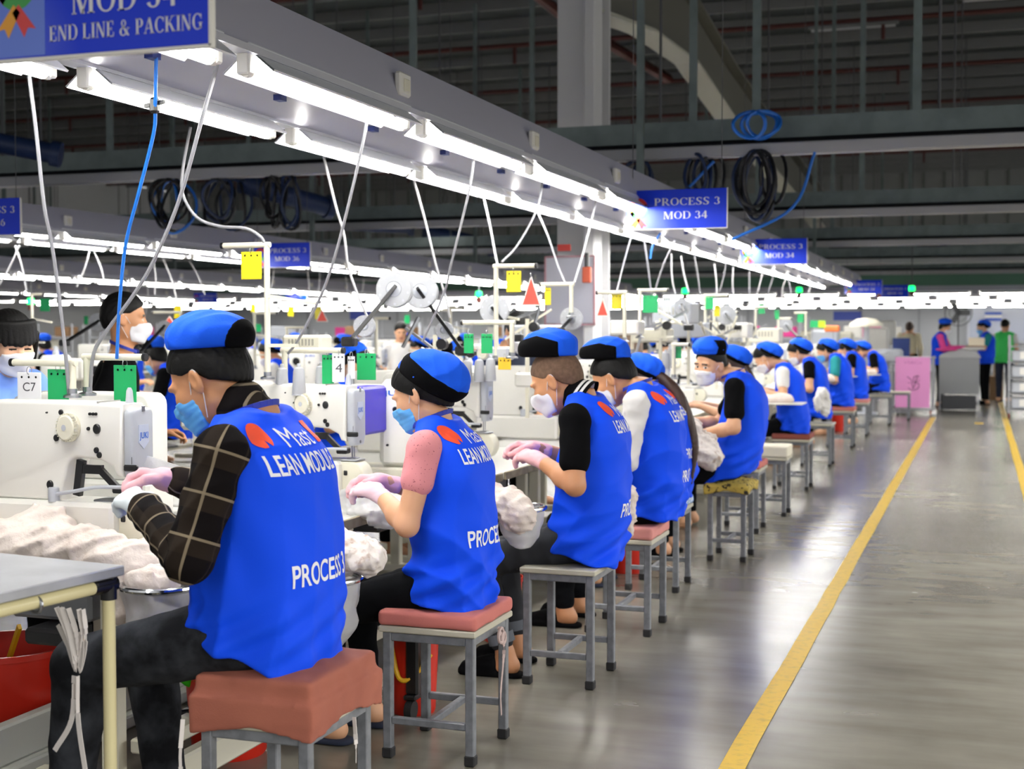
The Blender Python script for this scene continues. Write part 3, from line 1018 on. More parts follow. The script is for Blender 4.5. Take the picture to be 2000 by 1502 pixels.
    # ---- vest
    if g('vest', True):
        zb2, zf2 = P['hem']; hx0, hx1 = g('hemx', (-.14, .19))
        vf = Field((lo[0] - .02, -.33, min(zb2, zf2) - .04), (max(shx, hx1) + .2, .33, shz + .16), max(vx, .0055))
        Tv = np.array([-.14, 0, .3, .65, .88, 1.02, 1.11, 1.15]); zv = zb + Tv * (shz - zb)
        cv = np.interp(zv, zt, cxs) + g('vshift', .0) - g('hump', .032) * np.exp(-((Tv - .93) / .16) ** 2) + .014 * np.clip(1 - Tv / .35, 0, 1)
        vf.loft(zv, cv, np.array([.168, .166, .155, .148, .136, .114, .084, .066]) * sd * bw, np.array([.212, .21, .2, .194, .19, .175, .122, .09]) * sw * bw, 2.5)
        for sg in (-1, 1): vf.cone((shx + .005, sg * .075, shz + .055), (shx, sg * (shw - .028), shz + .022), .05 * bw, .05 * bw, .03)
        fa = folds(g('seed', 1), 17, g('fold', .012)); zc = (zb2 + shz) / 2

        def wr(x, y, z):
            t = np.clip((shz - z) / (shz - zb2), 0, 1)
            v = np.sin(np.arctan2(y, x - .02) * 7 + 3 * np.sin(z * 7) + g('seed', 1))
            return (fa(x, y, z) * (.35 + .9 * t) + .0045 * v * t * t + .0055 * np.sin(z * 75 + y * 22 + x * 30) * np.exp(-((z - zb2 - .1) / .09) ** 2))
        vf.wob(wr)
        vf.clip(lambda x, y, z: (zb2 + (zf2 - zb2) * np.clip((x - hx0) / (hx1 - hx0), -.2, 1.3) + .006 * np.sin(y * 40 + x * 31) - z), .012)
        vo = link('vest', vf.mesh('vest', g('vestmat', VEST)), root)
        if g('print'):
            p = P['print']; zz = shz
            l = MB()
            dv, df = disc2(); x1 = p['y']
            print_on(vo, dv, df, 'logo_mark', REDPRINT, x1 + .005, zz + p['z1'], .062, .062, p.get('tilt', 0), vo)
            V2, F2 = text_mesh('Mast', LETTER, .0); wd = max(q[0] for q in V2)
            print_on(vo, V2, F2, 'lettering', LETTER, x1 - .085, zz + p['z1'] - .002, .05, .14 / wd, p.get('tilt', 0), vo)
            bx = [(0, 0), (.36, 0), (.36, .34), (.68, .34), (.68, 0.02), (1, .4), (1, .72), (.7, 1), (0, 1)]
            print_on(vo, bx, [tuple(range(9))], 'logo_mark', REDPRINT, x1 - .245, zz + p['z1'], .055, .055, p.get('tilt', 0), vo)
            V2, F2 = text_mesh('LEAN MODULE', LETTER, .022); wd = max(q[0] for q in V2)
            print_on(vo, V2, F2, 'lettering', LETTER, x1 + p.get('dy', 0), zz + p['z2'], .052, p.get('w2', .345) / wd, p.get('tilt', 0), vo)
            V2, F2 = text_mesh('PROCESS 3', LETTER, .022); wd = max(q[0] for q in V2)
            print_on(vo, V2, F2, 'lettering', LETTER, p['y3'], p['z3'], .058, p.get('w3', .31) / wd, p.get('tilt', 0), vo)
    # ---- gloves
    gl = g('gloves')
    if gl:
        for a in ('L', 'R'):
            if not gl.get(a): continue
            w, dr, bk, sg, cu = hands[a]; e = np.array(P[a][0], float)
            q = Field(w - .16, w + .16, .0032 if vx < .006 else vx)
            hand_shapes(q, w, dr, bk, sg, cu, .0032, g('pinch', False))
            q.cone(w + dr * .02, w + (e - w) / np.linalg.norm(e - w) * .05, .03 * bw, .0335 * bw, .02)
            q.wob(folds(11 + sg, 90, .0012))
            link('glove', q.mesh('glove', gl[a]), root)
    return root
# ================================================================== SETTING
def struct(mb, name, angle=35):
    o = mb.build(name, angle=angle); o['kind'] = 'structure'; return o


struct(MB().box((-9, 22, -.05), (44, 62, .1), FLOORM), 'floor')
for i, (x, w, y0, y1) in enumerate(((-.735, .085, -1, 23.6), (.425, .085, -1, 30.5))):
    b = MB()
    # hand painted line: its edges wander a little
    n = 60; vs = []
    for k in range(n + 1):
        y = y0 + (y1 - y0) * k / n; xx = x + (.07 * (k / n) if i == 0 else 0) - .035 * (i == 0)
        e = random.uniform(-.003, .003)
        vs += [(xx - w / 2 + e, y, .003), (xx + w / 2 + e, y, .003)]
    b._add(vs, [(2 * k, 2 * k + 1, 2 * k + 3, 2 * k + 2) for k in range(n)], YLINE)
    struct(b, 'trim_%d' % (i + 1))
mk = MB(); mk.box((.02, 22.3, .002), (.12, .3, .003), YLINE); struct(mk, 'trim_3')

# roof: folded sheet, purlins and red sprinkler lines across the hall
b = MB(); b.box((-9, 22, 7.15), (44, 62, .06), ROOFM)
for k in range(0, 41): b.bar((-31, -8 + k * 1.5, 7.0), (13, -8 + k * 1.5, 7.0), .07, .2, PURLIN)
struct(b, 'ceiling')
wl = MB(); wl.box((-9, 50, 1.3), (44, .2, 2.6), WALLG)
for k in range(22): wl.box((-30 + k * 2, 49.88, 1.3), (.06, .04, 2.6), mat('wall_joint', '#8d9097', .6))
wl.box((-9, 49.95, 3.05), (44, .25, .9), BANDG); wl.box((-9, 50, 5.3), (44, .2, 3.6), WALLD)
for k in range(60): wl.box((-30.6 + k * .7, 49.87, 5.3), (.06, .06, 3.6), mat('wall_rib', '#646866', .7))
struct(wl, 'wall_far')
struct(MB().box((-31, 22, 3.5), (.2, 62, 7), mat('grey_side_wall', '#d4d6da', .7)), 'wall_left')
wn = MB(); wn.box((.9, 49.8, 1.75), (2.6, .08, 1.5), mat('pale_window_frame', '#c8ccd8', .4)); wn.box((.9, 49.74, 1.75), (2.4, .03, 1.3), mat('window_pane_reflecting', '#b6bdd2', .15))
struct(wn, 'window_1')
# rows of painted I-columns with their haunched rafters
for k, (cx, cy) in enumerate(((-3.42, 11.9),)):
    c = MB()
    c.box((cx, cy - .1, 3.5), (.4, .03, 7), COLP, .004); c.box((cx, cy + .22, 3.5), (.4, .03, 7), COLP, .004)
    c.box((cx + .0, cy + .06, 3.5), (.03, .3, 7), COLP)
    c.box((cx + .17, cy - .25, 3.5), (.1, .26, 7), COLP, .01)
    struct(c, 'column' if k == 0 else 'column')
for cx in (-3.42,):
    r = MB()
    z = [(12.0, 4.35), (14.2, 4.62), (16.5, 4.72), (19.4, 4.42), (24, 4.12), (31, 3.75)]
    for (y0, z0), (y1, z1) in zip(z[:-1], z[1:]):
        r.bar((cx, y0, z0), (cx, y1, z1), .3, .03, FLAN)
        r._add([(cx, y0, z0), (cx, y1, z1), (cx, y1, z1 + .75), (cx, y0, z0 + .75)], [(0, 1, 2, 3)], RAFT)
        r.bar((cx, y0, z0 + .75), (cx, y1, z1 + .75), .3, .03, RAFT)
    struct(r, 'rafter')

# ---- overhead services: things of their own
for k in range(7):
    y = 15 + k * 4.5
    p = MB(); p.cyl((-30, y, 6.72), (12, y, 6.72), .045, REDPIPE, 8)
    for j in range(12): p.cyl((-28 + j * 3.3, y, 6.72), (-28 + j * 3.3, y, 6.38), .035, REDPIPE, 6)
    tag(p.build('sprinkler_pipe'), '%s red sprinkler pipe across the roof, counted from the camera' % ordn(k), 'pipe', 'red sprinkler pipes under the roof')
dp = MB(); dp.tube([(-6.2, 5, 6.5), (-4.75, 16, 5.2), (-4.2, 19, 5.0)], .07, REDPIPE, 8); tag(dp.build('sprinkler_pipe'), 'red pipe running slanted under the roof beside the long lamp beam', 'pipe')
for k, y in enumerate((10.25, 16.0, 21.7, 27.4, 33.0)):
    t = empty('cable_tray', (-9, y, 2.75), 0, '%s steel cable tray crossing the hall overhead, counted from the camera' % ordn(k), 'cable tray', 'cable trays across the hall')
    q = MB(); q.box((0, 0, .045), (40, .12, .09), mat('pale_channel_paint', '#9a9ba0', .45), .008); q.build('channel', t)
    q = MB(); q.box((0, .16, .21), (40, .03, .2), GALV); q.box((0, .32, .12), (40, .32, .01), GALV); q.box((0, .48, .21), (40, .03, .2), GALV); q.build('trough', t)
    q = MB(); q.cyl((-20, .08, .12), (20, .08, .12), .022, HOSEK, 6); q.build('cable_bundle', t)
    for j in range(9):
        x = -17.2 + j * 4 + (k % 2) * .9 if k else (-12, -9, -6.4, at(1345, 100, y).x + 9, at(1470, 200, y).x + 9, at(1790, 100, y).x + 9, at(790, 60, y).x + 9, at(190, 200, y).x + 9, 16)[j]
        q = MB(); q.box((x, .18, 2.3), (.06, .03, 4.0), GALV); q.build('hanger', t)
    for j in range(18):
        q = MB(); q.cyl((-18.6 + j * 2.1, .33, .1), (-18.6 + j * 2.1, .33, 4.3), .012, DKGREY, 5); q.build('hanger_rod', t)
# roof lamps, unlit, in two rows below the roof sheet
for k, (x, y) in enumerate(sorted(((-5.2, 16.6), (-.9, 18), (.8, 19.4), (-3.8, 20), (.4, 22.6), (-2.1, 24), (2.1, 24.2)), key=lambda p: p[0] / p[1])):
    t = empty('roof_lamp', (x, y, 6.62), 0, '%s unlit strip lamp fixed under the dark roof, from the left' % ordn(k), 'lamp', 'unlit roof lamps')
    q = MB(); q.box((0, 0, .03), (1.5, .12, .05), PURLIN, .01); q.build('housing', t)
    q = MB(); q.cyl((-.7, 0, -.02), (.7, 0, -.02), .02, mat('unlit_tube', '#b8babd', .4), 8); q.build('tube', t)
# lit lamps seen far away above the left rows
t = empty('roof_lamp', (-9.2, 20.5, 3.28), 0, 'lit strip lamp hanging alone far behind the blue duct', 'lamp')
q = MB(); q.box((0, 0, .04), (.62, .06, .03), REFL); q.build('housing', t)
for x, w in ((-.22, .16), (-.02, .07), (.19, .3)): q = MB(); q.cyl((x - w / 2, 0, 0), (x + w / 2, 0, 0), .02, TUBEM, 8); q.build('tube', t)

# blue air ducts on the left
for k, (pts, r, lb) in enumerate((([at(470, 358, 13.2), at(640, 404, 14)], .11, 'dark blue air duct with a capped end, behind the lamp beam'), ([at(600, 432, 19), at(800, 442, 19.4)], .12, 'low dark blue air duct over the second lamp row'), ([at(830, 455, 25), at(960, 482, 26)], .17, 'farthest dark blue air duct under the cable trays'), ([at(-60, 268, 9.2), at(105, 300, 9.5)], .085, 'dark blue air duct at the left edge of the photo'))):
    q = MB(); q.tube(pts, r, BLUEDUCT, 14); e = Vector(pts[-1]); d = (e - Vector(pts[-2])).normalized()
    q.cyl(e - d * .02, e + d * .06, r * 1.25, BLUEDUCT, 14);
    for f_ in (.3, .85):
        h_ = Vector(pts[0]).lerp(Vector(pts[-1]), f_); q.cyl(h_, (h_.x, h_.y, 7.13), .01, DKGREY, 5)
    tag(q.build('air_duct'), lb, 'duct')
wd = MB()
vd = at(1650, 492, 30)
wd.box((vd.x + 2.0, 30, vd.z), (6.4, .6, .55), GALV, .02)
for x in (-.6, 1.2, 3.6): wd.box((vd.x + x + .6, 29.68, vd.z), (.6, .02, .3), DKGREY)
tag(wd.build('ventilation_duct'), 'grey boxy ventilation duct with dark grilles far under the roof', 'duct')


# ---- coils of hose hung on the trays
def coil(x, y, z, n, w, h, mats, label):
    for i in range(1):
        b = MB()
        for j in range(n):
            m_ = mats[j % len(mats)]; ww, hh = w * random.uniform(.75, 1.1), h * random.uniform(.8, 1.1)
            ox, oy = random.uniform(-.1, .1), random.uniform(-.08, .08); pts = []
            for q in range(25):
                a = 2 * math.pi * q / 24
                pts.append((x + ox + ww / 2 * math.sin(a), y + oy + .05 * math.sin(a * 2 + j), z - hh / 2 + hh / 2 * math.cos(a)))
            b.tube(pts, .014, m_, 6, False)
    tag(b.build('hose_coil'), label, 'hose', 'hose coils hanging from the cable trays')


def cx(px, py=350, Y=10.25): return at(px, py, Y).x


coil(cx(345), 10.25, 2.75, 7, .34, .42, [HOSEK, HOSEK, HOSEB], 'leftmost thick coil of black hose hanging from the tray')
coil(cx(430), 10.3, 2.75, 6, .3, .4, [HOSEK, BLUEDUCT], 'black hose coil right of the leftmost coil')
coil(cx(545), 10.3, 2.76, 7, .16, .42, [HOSEK, HOSEK, BLUEDUCT], 'narrow black hose coil, last one left of the lamp beam')
coil(cx(1380), 10.25, 2.78, 5, .16, .34, [HOSEK, BLUEDUCT], 'black and blue hose coil above the nearer hanging process sign')
coil(cx(1488), 10.2, 2.78, 9, .24, .48, [HOSEK, HOSEK, BLUEDUCT], 'rightmost big coil of black and blue hose under the tray')
coil(cx(1485), 10.1, 3.06, 3, .3, .2, [HOSEB], 'bright blue hose looped over the top of the tray')
coil(cx(1240), 10.25, 2.76, 4, .2, .3, [HOSEK, BLUEDUCT], 'dark hose coil hanging just right of the lamp beam')
for pts, lb in (((( -1.9, 10.2, 2.72), (-2.2, 10.2, 2.45), (-2.6, 10.3, 2.36)), 'blue hose sagging under the tray near the lamp beam'), (((-1.15, 10.15, 2.75), (-1.3, 10.1, 2.35), (-1.75, 10.1, 2.12)), 'thin blue hose curving down beside the nearer process sign')):
    q = MB(); q.tube(crv(pts), .012, HOSEB, 6); tag(q.build('air_hose'), lb, 'hose')

# ================================================================== LAMP ROWS
PIT = 1.38


def lamp_proto():
    t = empty('fluorescent_lamp', (0, 0, 0), 0, 'lit tube lamp', 'lamp')
    q = MB(); q.cyl((0, -.575, 0), (0, .575, 0), .021, TUBEM, 10); q.build('tube', t)
    q = MB()
    for s in (-1, 1): q._add([(s * .02, -.58, .05), (s * .02, .58, .05), (s * .085, .58, -.005), (s * .085, -.58, -.005), (s * .09, -.58, 0), (s * .09, .58, 0), (s * .02, .58, .056), (s * .02, -.58, .056)], [(0, 1, 2, 3), (4, 5, 6, 7), (2, 5, 4, 3), (0, 7, 6, 1)], REFL)
    q.box((0, 0, .065), (.055, 1.24, .035), REFL, .005); q.build('reflector', t)
    for s in (-1, 1):
        q = MB(); q.box((0, s * .6, .02), (.045, .035, .07), WHITE, .006); q.cyl((0, s * .6, 0), (0, s * .575, 0), .021, WHITE, 10); q.build('end_holder', t)
    return t


LAMP = lamp_proto()
_first = [True]


def lamp(x, y, z, rz, label, group):
    if _first[0]:
        _first[0] = False; LAMP.location = (x, y, z); LAMP.rotation_euler = (0, 0, rz); LAMP['label'] = label; LAMP['group'] = group; return LAMP
    return dup(LAMP, (x, y, z), rz, label, group)


def trunking(xc, half, y0, y1, label):
    t = empty('light_trunking', (xc, y0, 2.3), 0, label, 'lamp beam')
    L = y1 - y0
    q = MB(); q.prism([(-half - .02, 0), (half + .02, 0), (half + .02, .05), (half - .03, .2), (-half + .03, .2), (-half - .02, .05)], 0, L, TRUNKM); q.build('beam', t, angle=20)
    for s in (-1, 1):
        q = MB(); q.box((s * half, L / 2, -.0), (.07, L, .022), mat('white_rail_paint', '#c2c3cc', .4)); q.build('lamp_rail', t)
    n = int(L / 1.6)
    for k in range(n):
        q = MB(); q.box((half + .02, .9 + k * 1.62, .09), (.03, .1, .09), WHITE, .008); q.box((half + .037, .9 + k * 1.62, .085), (.01, .05, .05), CREAM, .004); q.build('socket_box', t)
    for k in range(int(L / .8)):
        q = MB(); q.box((.02, .5 + k * .8, -.012), (.03, .045, .02), mat('blue_clip', '#28387c', .5)); q.build('clip', t)
    for k in range(int(L / 5.7)):
        q = MB(); q.box((0, 2.0 + k * 5.7, 2.3), (.05, .05, 4.2), GALV); q.build('hanger', t)
    return t


trunking(-2.42, .3, 2.3, 26.5, 'long lilac grey lamp beam over the nearest sewing line')
for k in range(16):
    lamp(-2.12, 2.89 + k * PIT, 2.24, 0, '%s lit tube in the right row of the nearest lamp beam, from the camera' % ordn(k), 'lamps on the nearest beam')
for k in range(17):
    lamp(-2.72, 2.92 + k * PIT, 2.24, 0, '%s lit tube in the left row of the nearest lamp beam, from the camera' % ordn(k), 'lamps on the nearest beam')
trunking(-7.75, .32, 7.3, 30, 'lamp beam over the second sewing line at the left')
for k in range(17):
    lamp(-7.43, 7.6 + k * PIT, 2.24, 0, '%s lit tube in the right row of the second lamp beam, from the camera' % ordn(k), 'lamps on the second beam')
    lamp(-8.07, 7.9 + k * PIT, 2.24, 0, '%s lit tube in the left row of the second lamp beam, from the camera' % ordn(k), 'lamps on the second beam')
trunking(-19.5, .32, 17, 31, 'fourth lamp beam at the far left edge')
for k in range(10): lamp(-19.5, 18 + k * PIT, 2.24, 0, 'lit tube in the fourth lamp beam at the far left edge', 'lamps on the fourth beam')
trunking(-13.4, .32, 13, 31, 'third lamp beam, seen low over the far left workers')
for k in range(13):
    for s in (-1, 1):
        lamp(-13.4 + s * .32, 14 + k * PIT, 2.24, 0, 'lit tube in the third lamp beam far at the left', 'lamps on the third beam')
for j, y in enumerate((30.8, 34.5, 38.2, 43.0, 47.5)):
    for k in range(25):
        x = -27 + k * PIT + (j % 3) * .4
        lamp(x, y, 2.24, R(90), 'lit tube in the crosswise lamp rows at the far end of the hall', 'lamps in the crosswise rows at the far end')
    q = MB(); q.box((-11.4, y, 2.36), (32.2, .1, .1), TRUNKM); tag(q.build('light_trunking'), '%s crosswise lamp rail at the far end, counted from the camera' % ordn(j), 'lamp beam', 'crosswise lamp rails')

# ================================================================== HANGING SIGNS
def sign(xr, y, z0, w, h, lines, label, wires=True):
    t = empty('hanging_sign', (xr - w / 2, y, z0), 0, label, 'sign')
    q = MB(); q.box((0, 0, h / 2), (w, .012, h), SIGNM, .003); q.build('panel', t)
    q = MB(); q.box((w / 2 - .002, 0, h / 2), (.006, .014, h + .004), WHITE); q.box((0, 0, -.002), (w, .014, .006), WHITE); q.build('edge_trim', t)
    if h > .28: q = MB(); q.box((-w / 2 + .12, -.0066, h / 2), (.24, .001, h - .01), mat('pale_blue_print', '#5f7de0', .3)); q.build('logo_panel', t)
    for txt, x0, zz, ht, wd in lines:
        V, F, tw = glyphs(txt)
        letters_on('lettering', V, F, (x0, -.0075, zz), (1, 0, 0), (0, 0, 1), ht, LETTER, t, .0, wd / tw)
    # colourful ribbon emblem at the left
    lx, lz, k = (-w / 2 + .12 * w, h * .52, h * .3) if h < .28 else (-.125, .145, .06)
    for i, (c, a0, a1, r0, r1) in enumerate((('#d83a3a', 20, 160, .55, .85), ('#e8a02a', 150, 230, .5, .8), ('#3aa04a', 200, 330, .45, .8), ('#3a6ad8', -30, 30, .5, .8))):
        vs = [(r * k * math.cos(R(a)), r * k * 1.1 * math.sin(R(a))) for r in (r0, r1) for a in np.linspace(a0, a1, 9)]
        me = letters_on('emblem', vs, [(j, j + 1, j + 10, j + 9) for j in range(8)], (lx, -.0074, lz), (1, 0, 0), (0, 0, 1), 1, mat('emblem_print_%s' % ('red', 'orange', 'green', 'blue')[i], c, .4), t, 0)
    for s in (-1, 1):
        letters_on('emblem', [(s * .1 * k, -.7 * k), (s * .75 * k, -1.5 * k), (s * .45 * k, -1.45 * k), (s * .3 * k, -1.75 * k), (s * -.15 * k, -.95 * k)], [(0, 1, 2, 3, 4)], (lx, -.0076, lz), (1, 0, 0), (0, 0, 1), 1, mat('emblem_print_orange' if s < 0 else 'emblem_print_red', '#d83a3a', .4), t, 0)
    if wires:
        for s in (-1, 1):
            q = MB(); q.cyl((s * w * .44, 0, h), (s * w * .44, 0, h + (7.1 - z0 - h)), .003, DKGREY, 5); q.build('wire', t)
    return t


def psign(px0, px1, py, mod, label, z0=2.1):
    a = atz(px1, py, z0); b = atz(px0, py, z0); w = .655
    sign(a.x, a.y, z0, w, .25, (('PROCESS 3', -.145, .148, .047, .43), (mod, -.085, .062, .047, .29)), label)


s1 = sign(-1.322, 2.175, 1.968, .6, .3, (('MOD 34', .0, .075, .05, .235), ('END LINE & PACKING', -.05, .028, .029, .335)), 'big blue sign END LINE & PACKING at the upper left')
psign(1227, 1421, 444, 'MOD 34', 'blue PROCESS 3 MOD 34 sign, nearest of the row right of the lamp beam')
psign(1444, 1577, 515, 'MOD 34', 'blue PROCESS 3 MOD 34 sign, second of the row right of the lamp beam')
psign(1640, 1723, 574, 'MOD 34', 'blue process sign, third of the row right of the lamp beam')
psign(1695, 1775, 581, 'MOD 34', 'blue process sign, last of the row, half behind the third')
psign(-60, 42, 458, 'MOD 36', 'blue PROCESS 3 MOD 36 sign cut by the left edge')
psign(500, 607, 521, 'MOD 36', 'blue PROCESS 3 MOD 36 sign behind the tall white pole')
psign(537, 600, 586, 'MOD 36', 'blue process sign low over the far lamps behind the tall white pole')
psign(365, 425, 592, 'MOD 36', 'dim blue process sign above the first man\'s cap')
for i, (x, y, w) in enumerate(((1655, 617, .9), (705, 616, .9))):
    p = at(x, y, 46); q = MB(); q.box(p, (w, .03, .3), mat('dull_blue_panel', '#3a4fb0', .5)); tag(q.build('wall_sign'), ('dull blue board below the far lamps at the right', 'dull blue board below the far lamps at the left')[i], 'sign')

# board and small red plate on the near column
t = empty('notice_board', (-3.42, 11.52, 1.42), 0, 'lilac grey notice board with pinkish frame on the column', 'board')
q = MB(); q.box((0, 0, .38), (.44, .025, .58), mat('lilac_board', '#a7a8b4', .4), .004); q.build('panel', t)
q = MB()
for x in (-.225, .225): q.box((x, -.005, .38), (.014, .03, .6), mat('dusty_pink_frame', '#a07880', .5))
for z in (.08, .68): q.box((0, -.005, z), (.46, .03, .014), mat('dusty_pink_frame', '#a07880', .5))
q.build('frame', t)
q = MB(); q.box((-3.48, 11.54, 2.18), (.12, .02, .06), mat('red_plate', '#c04038', .5), .003); tag(q.build('wall_plate'), 'small red plate on the column above the notice board', 'plate')
q = MB(); q.box((-3.22, 11.36, 1.93), (.08, .04, .14), mat('rust_red_paint', '#b05038', .5), .008); q.cyl((-3.22, 11.36, 2.0), (-3.22, 11.36, 2.12), .02, BLACK, 10); tag(q.build('fire_extinguisher'), 'blurred red fire extinguisher on the white column edge', 'extinguisher')
q = MB(); q.box((-2.96, 11.9, 1.36), (.2, .1, .34), mat('brown_cork', '#6a584a', .8), .004); tag(q.build('cork_panel'), 'brown panel beside the column, low behind the stands', 'board')
# ================================================================== SEWING TABLES AND MACHINES
def table_proto():
    t = empty('sewing_table', (0, 0, 0), 0, 'sewing table', 'table')
    q = MB(); q.box((0, 0, .74), (.66, 1.36, .036), mat('grey_table_laminate', '#c6c5c0', .4), .004); q.build('table_top', t)
    q = MB(); q.box((.335, 0, .74), (.012, 1.36, .04), WOOD, .003); q.build('wooden_edge', t)
    for s in (-1, 1):
        q = MB(); q.box((0, s * .58, .4), (.06, .05, .66), CREAM, .004); q.box((0, s * .58, .05), (.56, .05, .05), CREAM, .006); q.box((0, s * .58, .7), (.5, .05, .04), CREAM, .004); q.build('leg', t)
    q = MB(); q.box((.1, 0, .17), (.09, 1.16, .045), CREAM, .006); q.build('foot_rail', t)
    q = MB(); q.box((.16, -.1, .21), (.26, .34, .02), BLACK, .006, Matrix.Rotation(R(-10), 3, 'Y')); q.build('treadle', t)
    q = MB(); q.box((-.12, .2, .62), (.2, .34, .16), DKGREY, .012); q.build('control_unit', t)
    return t


def arc2(cx, cy, r, a0, a1, n=6): return [(cx + r * math.cos(R(a0 + (a1 - a0) * i / n)), cy + r * math.sin(R(a0 + (a1 - a0) * i / n))) for i in range(n + 1)]


def machine_proto():
    """big-arm tacking machine: x towards the operator, origin on the table under the needle"""
    t = empty('sewing_machine', (0, 0, 0), 0, 'sewing machine', 'sewing machine')
    q = MB()
    poly = [(-.68, .15)] + [(-.285, .15), (-.272, .21)] + arc2(-.205, .235, .055, 180, 100, 5) + [(-.10, .283), (-.045, .262), (-.03, .235), (.0, .232)] + [(.0, .46), (-.1, .464), (-.34, .466)] + arc2(-.635, .42, .045, 90, 180, 4)
    q.prism(poly, -.07, .07, WHITE, 'y', .012); q.build('arm', t, angle=50)
    q = MB(); q.box((-.11, 0, .4655), (.004, .142, .006), mat('seam_shadow_gap', '#8c8b88', .6)); q.build('cover_seam', t)
    fp = arc2(-.045, .425, .022, 180, 90, 4) + arc2(.045, .425, .022, 90, 0, 4) + [(.067, .25)] + [(.05, .213), (-.05, .213), (-.067, .25)]
    q = MB(); q.prism([(a, b) for a, b in fp][::-1], .002, .045, GREYP, 'x', .01); fpl = q.build('face_plate', t, angle=50)
    q = MB(); sh = [(-.03, .395), (.03, .395), (.032, .34), (0, .318), (-.032, .34)]; q.prism(sh[::-1], .044, .048, mat('pale_badge', '#c2cadc', .3), 'x'); bd = q.build('badge', fpl)
    V, F = text_mesh('JUKI', JUKIB, .03); wd = max(p[0] for p in V)
    letters_on('lettering', V, F, (.0482, -.026, .352), (0, 1, 0), (0, 0, 1), .02, JUKIB, fpl, .0005, .052 / wd)
    letters_on('lettering', V, F, (.015, -.0725, .375), (1, 0, 0), (0, 0, 1), .016, JUKIB, fpl, .0005, .03 / wd) if 0 else None
    q = MB(); q.box((.046, 0, .445), (.004, .02, .02), STEEL, .003); q.cyl((.044, .0, .228), (.05, 0, .228), .006, STEEL); q.build('screw', fpl)
    # tension dial with ridged rim on the near side
    q = MB(); q.lathe([(.0, -.108), (.036, -.108), (.04, -.104), (.042, -.085), (.046, -.083), (.046, -.07)], (-.232, 0, .385), CREAM, 'y', 40)
    for k in range(28):
        a = 2 * math.pi * k / 28; q.bar((-.232 + .0435 * math.cos(a), -.104, .385 + .0435 * math.sin(a)), (-.232 + .0435 * math.cos(a), -.086, .385 + .0435 * math.sin(a)), .004, .004, CREAM)
    dl = q.build('dial', t)
    q = MB(); q.lathe([(0, -.1095), (.01, -.1095), (.01, -.107)], (-.236, 0, .385), GREYP, 'y', 16); q.build('dial_centre', dl)
    for x, z, r in ((-.275, .432, .009), (-.288, .388, .007), (-.298, .35, .011), (-.262, .347, .006), (-.142, .429, .005), (-.128, .429, .005), (-.115, .429, .005), (-.15, .382, .006), (-.112, .382, .016), (-.115, .315, .01), (-.102, .3, .01), (-.33, .2, .014), (-.34, .43, .003)):
        q = MB(); q.lathe([(0, -.079), (r * .8, -.079), (r, -.076), (r, -.066)], (x, 0, z), BLACK, 'y', 16); q.build('plug', t)
    # black lifting lever and clamp arm under the head
    q = MB(); q.bar((-.215, -.03, .278), (-.235, -.03, .165), .024, .03, BLACK); q.bar((-.235, -.03, .25), (-.12, -.03, .25), .02, .028, BLACK); q.bar((-.13, -.03, .25), (-.055, -.03, .195), .018, .022, BLACK); q.box((-.04, -.02, .19), (.06, .05, .025), BLACK, .005); q.build('clamp_arm', t)
    q = MB(); q.box((.035, -.066, .262), (.06, .016, .02), BLACK, .004); q.box((.03, -.06, .285), (.025, .012, .03), BLACK, .004); q.build('lever', t)
    q = MB(); q.cyl((.0, 0, .235), (0, 0, .155), .004, STEEL, 8); q.cyl((.012, 0, .24), (.012, 0, .165), .003, STEEL, 8); q.box((.006, 0, .158), (.05, .05, .006), STEEL, .002); q.build('needle_bar', t)
    # bed with rounded cylinder nose
    q = MB(); q.box((-.36, 0, .076), (.66, .2, .148), WHITE, .014); q.build('bed', t)
    q = MB(); q.prism(arc2(.03, .085, .062, -90, 90, 8) + [(-.14, .147), (-.14, .023)], -.055, .055, CREAM, 'y', .01); q.box((-.05, 0, .152), (.2, .1, .008), STEEL, .003); q.box((-.01, -.057, .1), (.02, .008, .02), BLACK, .003); q.build('bed_nose', t, angle=50)
    q = MB(); q.lathe([(0, .148), (.022, .148), (.022, .19), (.019, .193), (0, .193)], (-.31, -.075, 0), GREYP, 'z', 20); q.tube(crv([(-.31, -.08, .17), (-.2, -.1, .185), (-.1, -.09, .2), (0, -.06, .2)]), .006, GREYP, 8); q.build('thread_guide', t)
    q = MB(); q.lathe([(.0, .51), (.006, .51), (.012, .5), (.016, .462), (.018, .46)], (-.03, .02, 0), GREYP, 'z', 14); q.build('guide_post', t)
    return t


